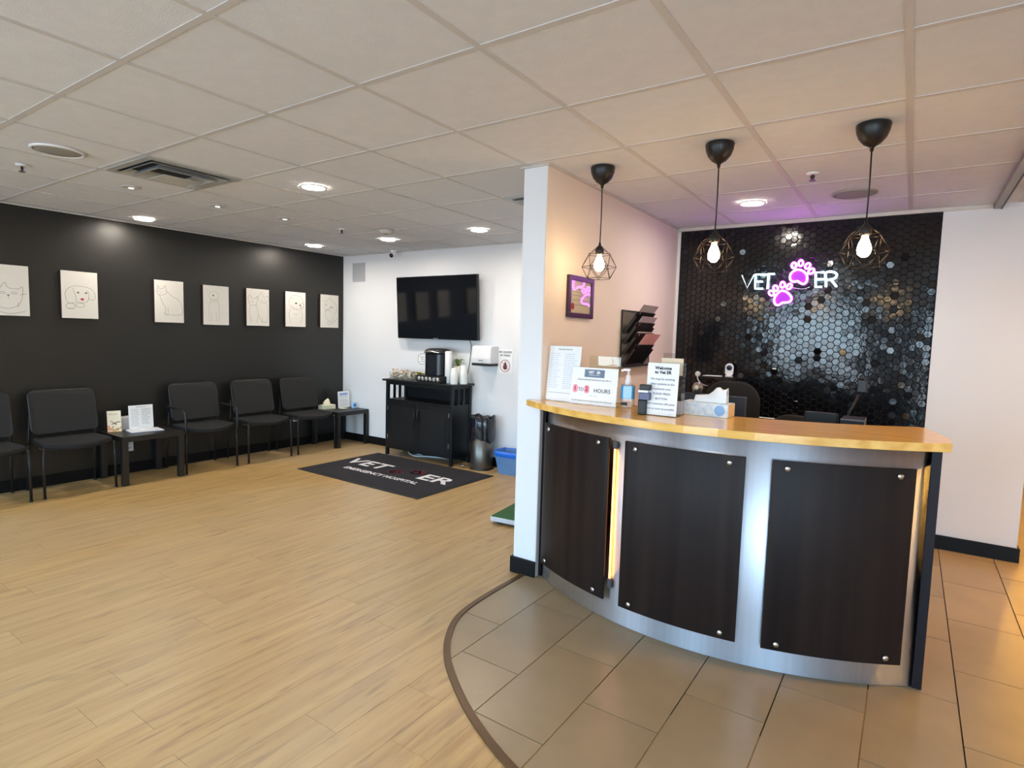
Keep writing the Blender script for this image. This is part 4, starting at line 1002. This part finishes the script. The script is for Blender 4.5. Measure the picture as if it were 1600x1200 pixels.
t = thing('snack_basket', 'black basket of yellow snack packets left of the coffee maker', 'basket', (-4.79, 5.09, CTZ))
bk = MB()
for k in range(16):
    a = 2*PI*k/16; bk.rod((.05*math.cos(a), .05*math.sin(a), 0), (.075*math.cos(a), .06*math.sin(a), .05), .003, 5)
bk.tube([(.075*math.cos(2*PI*k/24), .06*math.sin(2*PI*k/24), .05) for k in range(24)], .004, 6, True).cyl((0, 0), .052, 0, .004)
bk.build('wire_basket', BLACKMET, t)
YP = mat('yellow snack packet', (206, 190, 84), .45, col2=(160, 150, 60), vscale=30)
for k in range(6):
    rr = random.Random(40+k)
    Tm = Matrix.Translation((.045*math.cos(k*2.2), .03*math.sin(k*2.2), .046+.007*k)) @ Matrix.Rotation(rr.uniform(-.6, .6), 4, 'X') @ Matrix.Rotation(rr.uniform(-.6, .6), 4, 'Y') @ Matrix.Rotation(rr.random()*3, 4, 'Z')
    o = MB().lathe([(.002, -.008), (.03, -.006), (.036, 0), (.03, .006), (.002, .008)], 10, Tm, sx=1.3, sy=.7).build('snack_packet', YP, None, loc=(-4.79, 5.09, CTZ))
    tag(o, 'yellow snack packet heaped in the black basket by the coffee maker', 'packet', 'yellow packets in the basket')
# cup stacks
CUP = mat('white paper cup', (240, 240, 236), .6, var=.01)
cupm = None
def cups(x, y, n, label, grp, dz=.011, r=.04, h=.1):
    global cupm
    for k in range(n):
        z = CTZ+k*dz
        if cupm is None:
            o = MB().lathe([(.0385, 0), (.041, 0), (.041, .003), (.031, .096), (.03, .1), (.001, .1), (.001, .099), (.0294, .099)], 18, cap=False).build('paper_cup', CUP); cupm = o.data
        else:
            o = bpy.data.objects.new('paper_cup', cupm); COL.objects.link(o)
        o.location = (x, y, z); tag(o, label, 'cup', grp)
cups(-4.135, 4.93, 8, 'white paper cup upside down in the front stack right of the coffee maker', 'front stack of paper cups')
cups(-4.075, 5.02, 11, 'white paper cup upside down in the rear stack at the cabinet end', 'rear stack of paper cups')
t = thing('lid_sleeve', 'tall white sleeve of cup lids close to the coffee maker', 'sleeve', (-4.262, 4.98, CTZ))
MB().lathe([(.036, 0), (.04, .004), (.04, .35), (.03, .358), (.001, .36)], 20).build('sleeve', WHITEPL, t)
t = thing('potted_plant', 'small green plant in a white pot between the cup stacks', 'plant', (-4.225, 5.1, CTZ))
MB().lathe([(.03, 0), (.042, .004), (.046, .19), (.04, .19), (.036, .17), (.001, .17)], 20).build('pot', mat('cream ceramic pot', (230, 226, 208), .4), t)
LEAF = mat('fresh green leaf', (112, 146, 70), .5, var=.25, vscale=20)
for k in range(13):
    rr = random.Random(k+9); a = k*2.4; L = rr.uniform(.05, .1); Z = rr.uniform(.04, .12)
    p0 = Vector((0, 0, .17)); p1 = Vector((L*.5*math.cos(a), L*.5*math.sin(a), .17+Z)); p2 = Vector((L*math.cos(a), L*math.sin(a), .17+Z*.85))
    sd = Vector((-math.sin(a), math.cos(a), 0))
    MB().add([p0, p1-sd*.013, p1+sd*.013, (p1+p2)/2-sd*.014, (p1+p2)/2+sd*.014, p2], [(0,1,2), (1,3,4,2), (3,5,4)], True).build('leaf', LEAF, t)
# bins
t = thing('pedal_bin', 'round brushed steel pedal bin with black liner', 'bin', (-3.80, 5.02, 0))
DST = mat('dark brushed steel', (112, 108, 102), .36, metal=.9, stretch=(16, 16, .5), var=.1)
MB().lathe([(.118, 0), (.122, .006), (.124, .012), (.124, .54), (.12, .54), (.12, .02), (.001, .02)], 40).build('drum', DST, t)
MB().lathe([(.126, 0), (.126, .02), (.122, .02)], 40, cap=False).build('base_ring', BLACKPL, t)
MB().tube([(-.1, -.07, .03), (-.16, -.105, .026)], .005, 8).build('pedal_arm', BLACKMET, t)
MB().lathe([(.03, -.004), (.032, 0), (.028, .005), (.001, .006)], 18, Matrix.Translation((-.175, -.115, .026)), sx=1, sy=.7).build('pedal', CHROME, t)
LIN = mat('glossy black bin liner', (20, 22, 30), .16, bump=.5, bscale=14)
mb = MB(); seg = 48; v = []; prof = [(.11, .46, 0), (.118, .545, .0), (.132, .575, .006), (.14, .565, .009), (.138, .46, .008), (.134, .33, .008)]
rr = random.Random(5)
ph = [rr.random()*6 for _ in range(4)]
for k, (r, z, am_) in enumerate(prof):
    for i in range(seg):
        a = 2*PI*i/seg
        wv = math.sin(5*a+ph[0])+.7*math.sin(9*a+ph[1]+k*.3)+.6*math.sin(14*a+ph[2]-k*.5)
        zz = z+(.012*math.sin(3*a+ph[3])+.008*math.sin(8*a) if k >= 2 else 0)-(.03*max(0, math.sin(a*2+1)) if k == 5 else 0)
        v.append(((r+am_*wv*.5)*math.cos(a), (r+am_*wv*.5)*math.sin(a), zz))
f = []
for k in range(len(prof)-1):
    for i in range(seg): f.append((k*seg+i, k*seg+(i+1)%seg, (k+1)*seg+(i+1)%seg, (k+1)*seg+i))
mb.add(v, f, True).build('bin_liner', LIN, t)
t = thing('waste_basket', 'small blue waste basket with bright blue liner beside white partition', 'bin', (-3.42, 5.03, 0), .05)
BB = mat('dusty blue plastic', (94, 132, 178), .5); BL = mat('bright blue liner film', (30, 106, 212), .3, bump=.4, bscale=30)
def tub(w0, w1, d0, d1, z0, z1, th):
    mb = MB(); q = [(-1,-1),(1,-1),(1,1),(-1,1)]
    v = [(a*w0, b*d0, z0) for a, b in q]+[(a*w1, b*d1, z1) for a, b in q]+[(a*(w1-th), b*(d1-th), z1) for a, b in q]+[(a*(w0-th), b*(d0-th), z0+th) for a, b in q]
    f = [(3,2,1,0), (12,13,14,15)]
    for i in range(4):
        j = (i+1)%4; f += [(i,j,4+j,4+i), (4+i,4+j,8+j,8+i), (8+i,8+j,12+j,12+i)]
    return mb.add(v, f)
tub(.105, .14, .07, .105, 0, .235, .004).build('basket', BB, t, .006)
rg = MB(); out = [(.143, .108)]; v = []
P_ = rrect(.288, .218, .02, 4); n = len(P_)
for z, sc, am_ in ((.15, .84, 0), (.243, .985, 0), (.25, 1.01, .003), (.225, 1.03, .005), (.2, 1.0, .006)):
    for i, (x, yy) in enumerate(P_): v.append((x*sc, yy*sc, z+am_*2*math.sin(i*2.1)))
f = []
for k in range(4):
    for i in range(n): f.append((k*n+i, k*n+(i+1)%n, (k+1)*n+(i+1)%n, (k+1)*n+i))
rg.add(v, f, True).build('liner', BL, t)
# cable on the floor
t = tag(MB().tube(smooth([(-5.0, 5.12, .006), (-4.85, 5.02, .006), (-4.72, 5.0, .006), (-4.7, 5.06, .006), (-4.8, 5.08, .006), (-4.78, 4.99, .006), (-4.6, 5.08, .006), (-4.35, 5.15, .006)], n=5), .006, 8).build('floor_cable', WHITEPL), 'white cable looped on the floor under the coffee cabinet', 'cable')

# ------------------------------------------------------------------ door mat with lettering
MX, MY = -4.355, 4.265
t = thing('floor_mat', 'black floor mat with white lettering and red paw prints', 'mat', (MX, MY, 0), -.012)
MB().box(-.87, .87, -.56, .56, 0, .007).build('rubber_border', mat('black mat rubber', (20, 18, 21), .7), t, .003)
MB().box(-.84, .84, -.53, .53, .007, .011).build('pile', mat('charcoal mat pile', (31, 28, 34), .95, var=.2, vscale=120, bump=.4, bscale=300), t, .002)
MW = mat('white mat lettering', (232, 228, 228), .9); MR = mat('red mat print', (224, 92, 104), .9)
text('lettering', 'VET', .29, MW, t, at('up', -.475, .062, .0116), bold=.006, space=1.1, fit=.61)
text('lettering', 'ER', .29, MW, t, at('up', .535, .035, .0116), bold=.006, fit=.4)
text('lettering', 'EMERGENCY HOSPITAL', .1, MW, t, at('up', -.015, -.2, .0116), bold=.002, fit=1.06)
def paw(cx, cy, s, an):
    mb = MB(); ca, sa = math.cos(an), math.sin(an)
    tr_ = lambda L: [(cx+(x*ca-y*sa)*s, cy+(x*sa+y*ca)*s) for x, y in L]
    pad = smooth([(0, .32), (.3, .2), (.45, -.1), (.38, -.4), (.12, -.36), (0, -.3), (-.12, -.36), (-.38, -.4), (-.45, -.1), (-.3, .2)], True, 4)
    mb.ribbon(tr_(pad+[pad[0]]), .02, at('up', 0, 0, .0116))
    for x, y in ((-.58, .22), (-.24, .6), (.24, .6), (.58, .22)): mb.ribbon(tr_(ell(x, y, .13, .18, n=12)), .018, at('up', 0, 0, .0116))
    mb.build('paw_print', MR, t)
paw(.02, -.02, .115, .35); paw(.2, .11, .115, -.35)
# floor scale
t = thing('floor_scale', 'low pet scale with green top, beside the white partition end', 'scale', (-2.33, 4.03, 0), .12)
MB().box(-.33, .33, -.42, .42, .022, .058).build('platform', mat('pale grey scale frame', (196, 198, 204), .4), t, .006)
MB().box(-.322, .322, -.412, .412, .058, .066).build('green_mat', mat('green rubber mat', (38, 88, 44), .8, var=.1, vscale=60), t, .002)
for x in (-.27, .27):
    for y in (-.36, .36): MB().cyl((x, y), .025, 0, .022, 14).build('foot', BLACKPL, t)
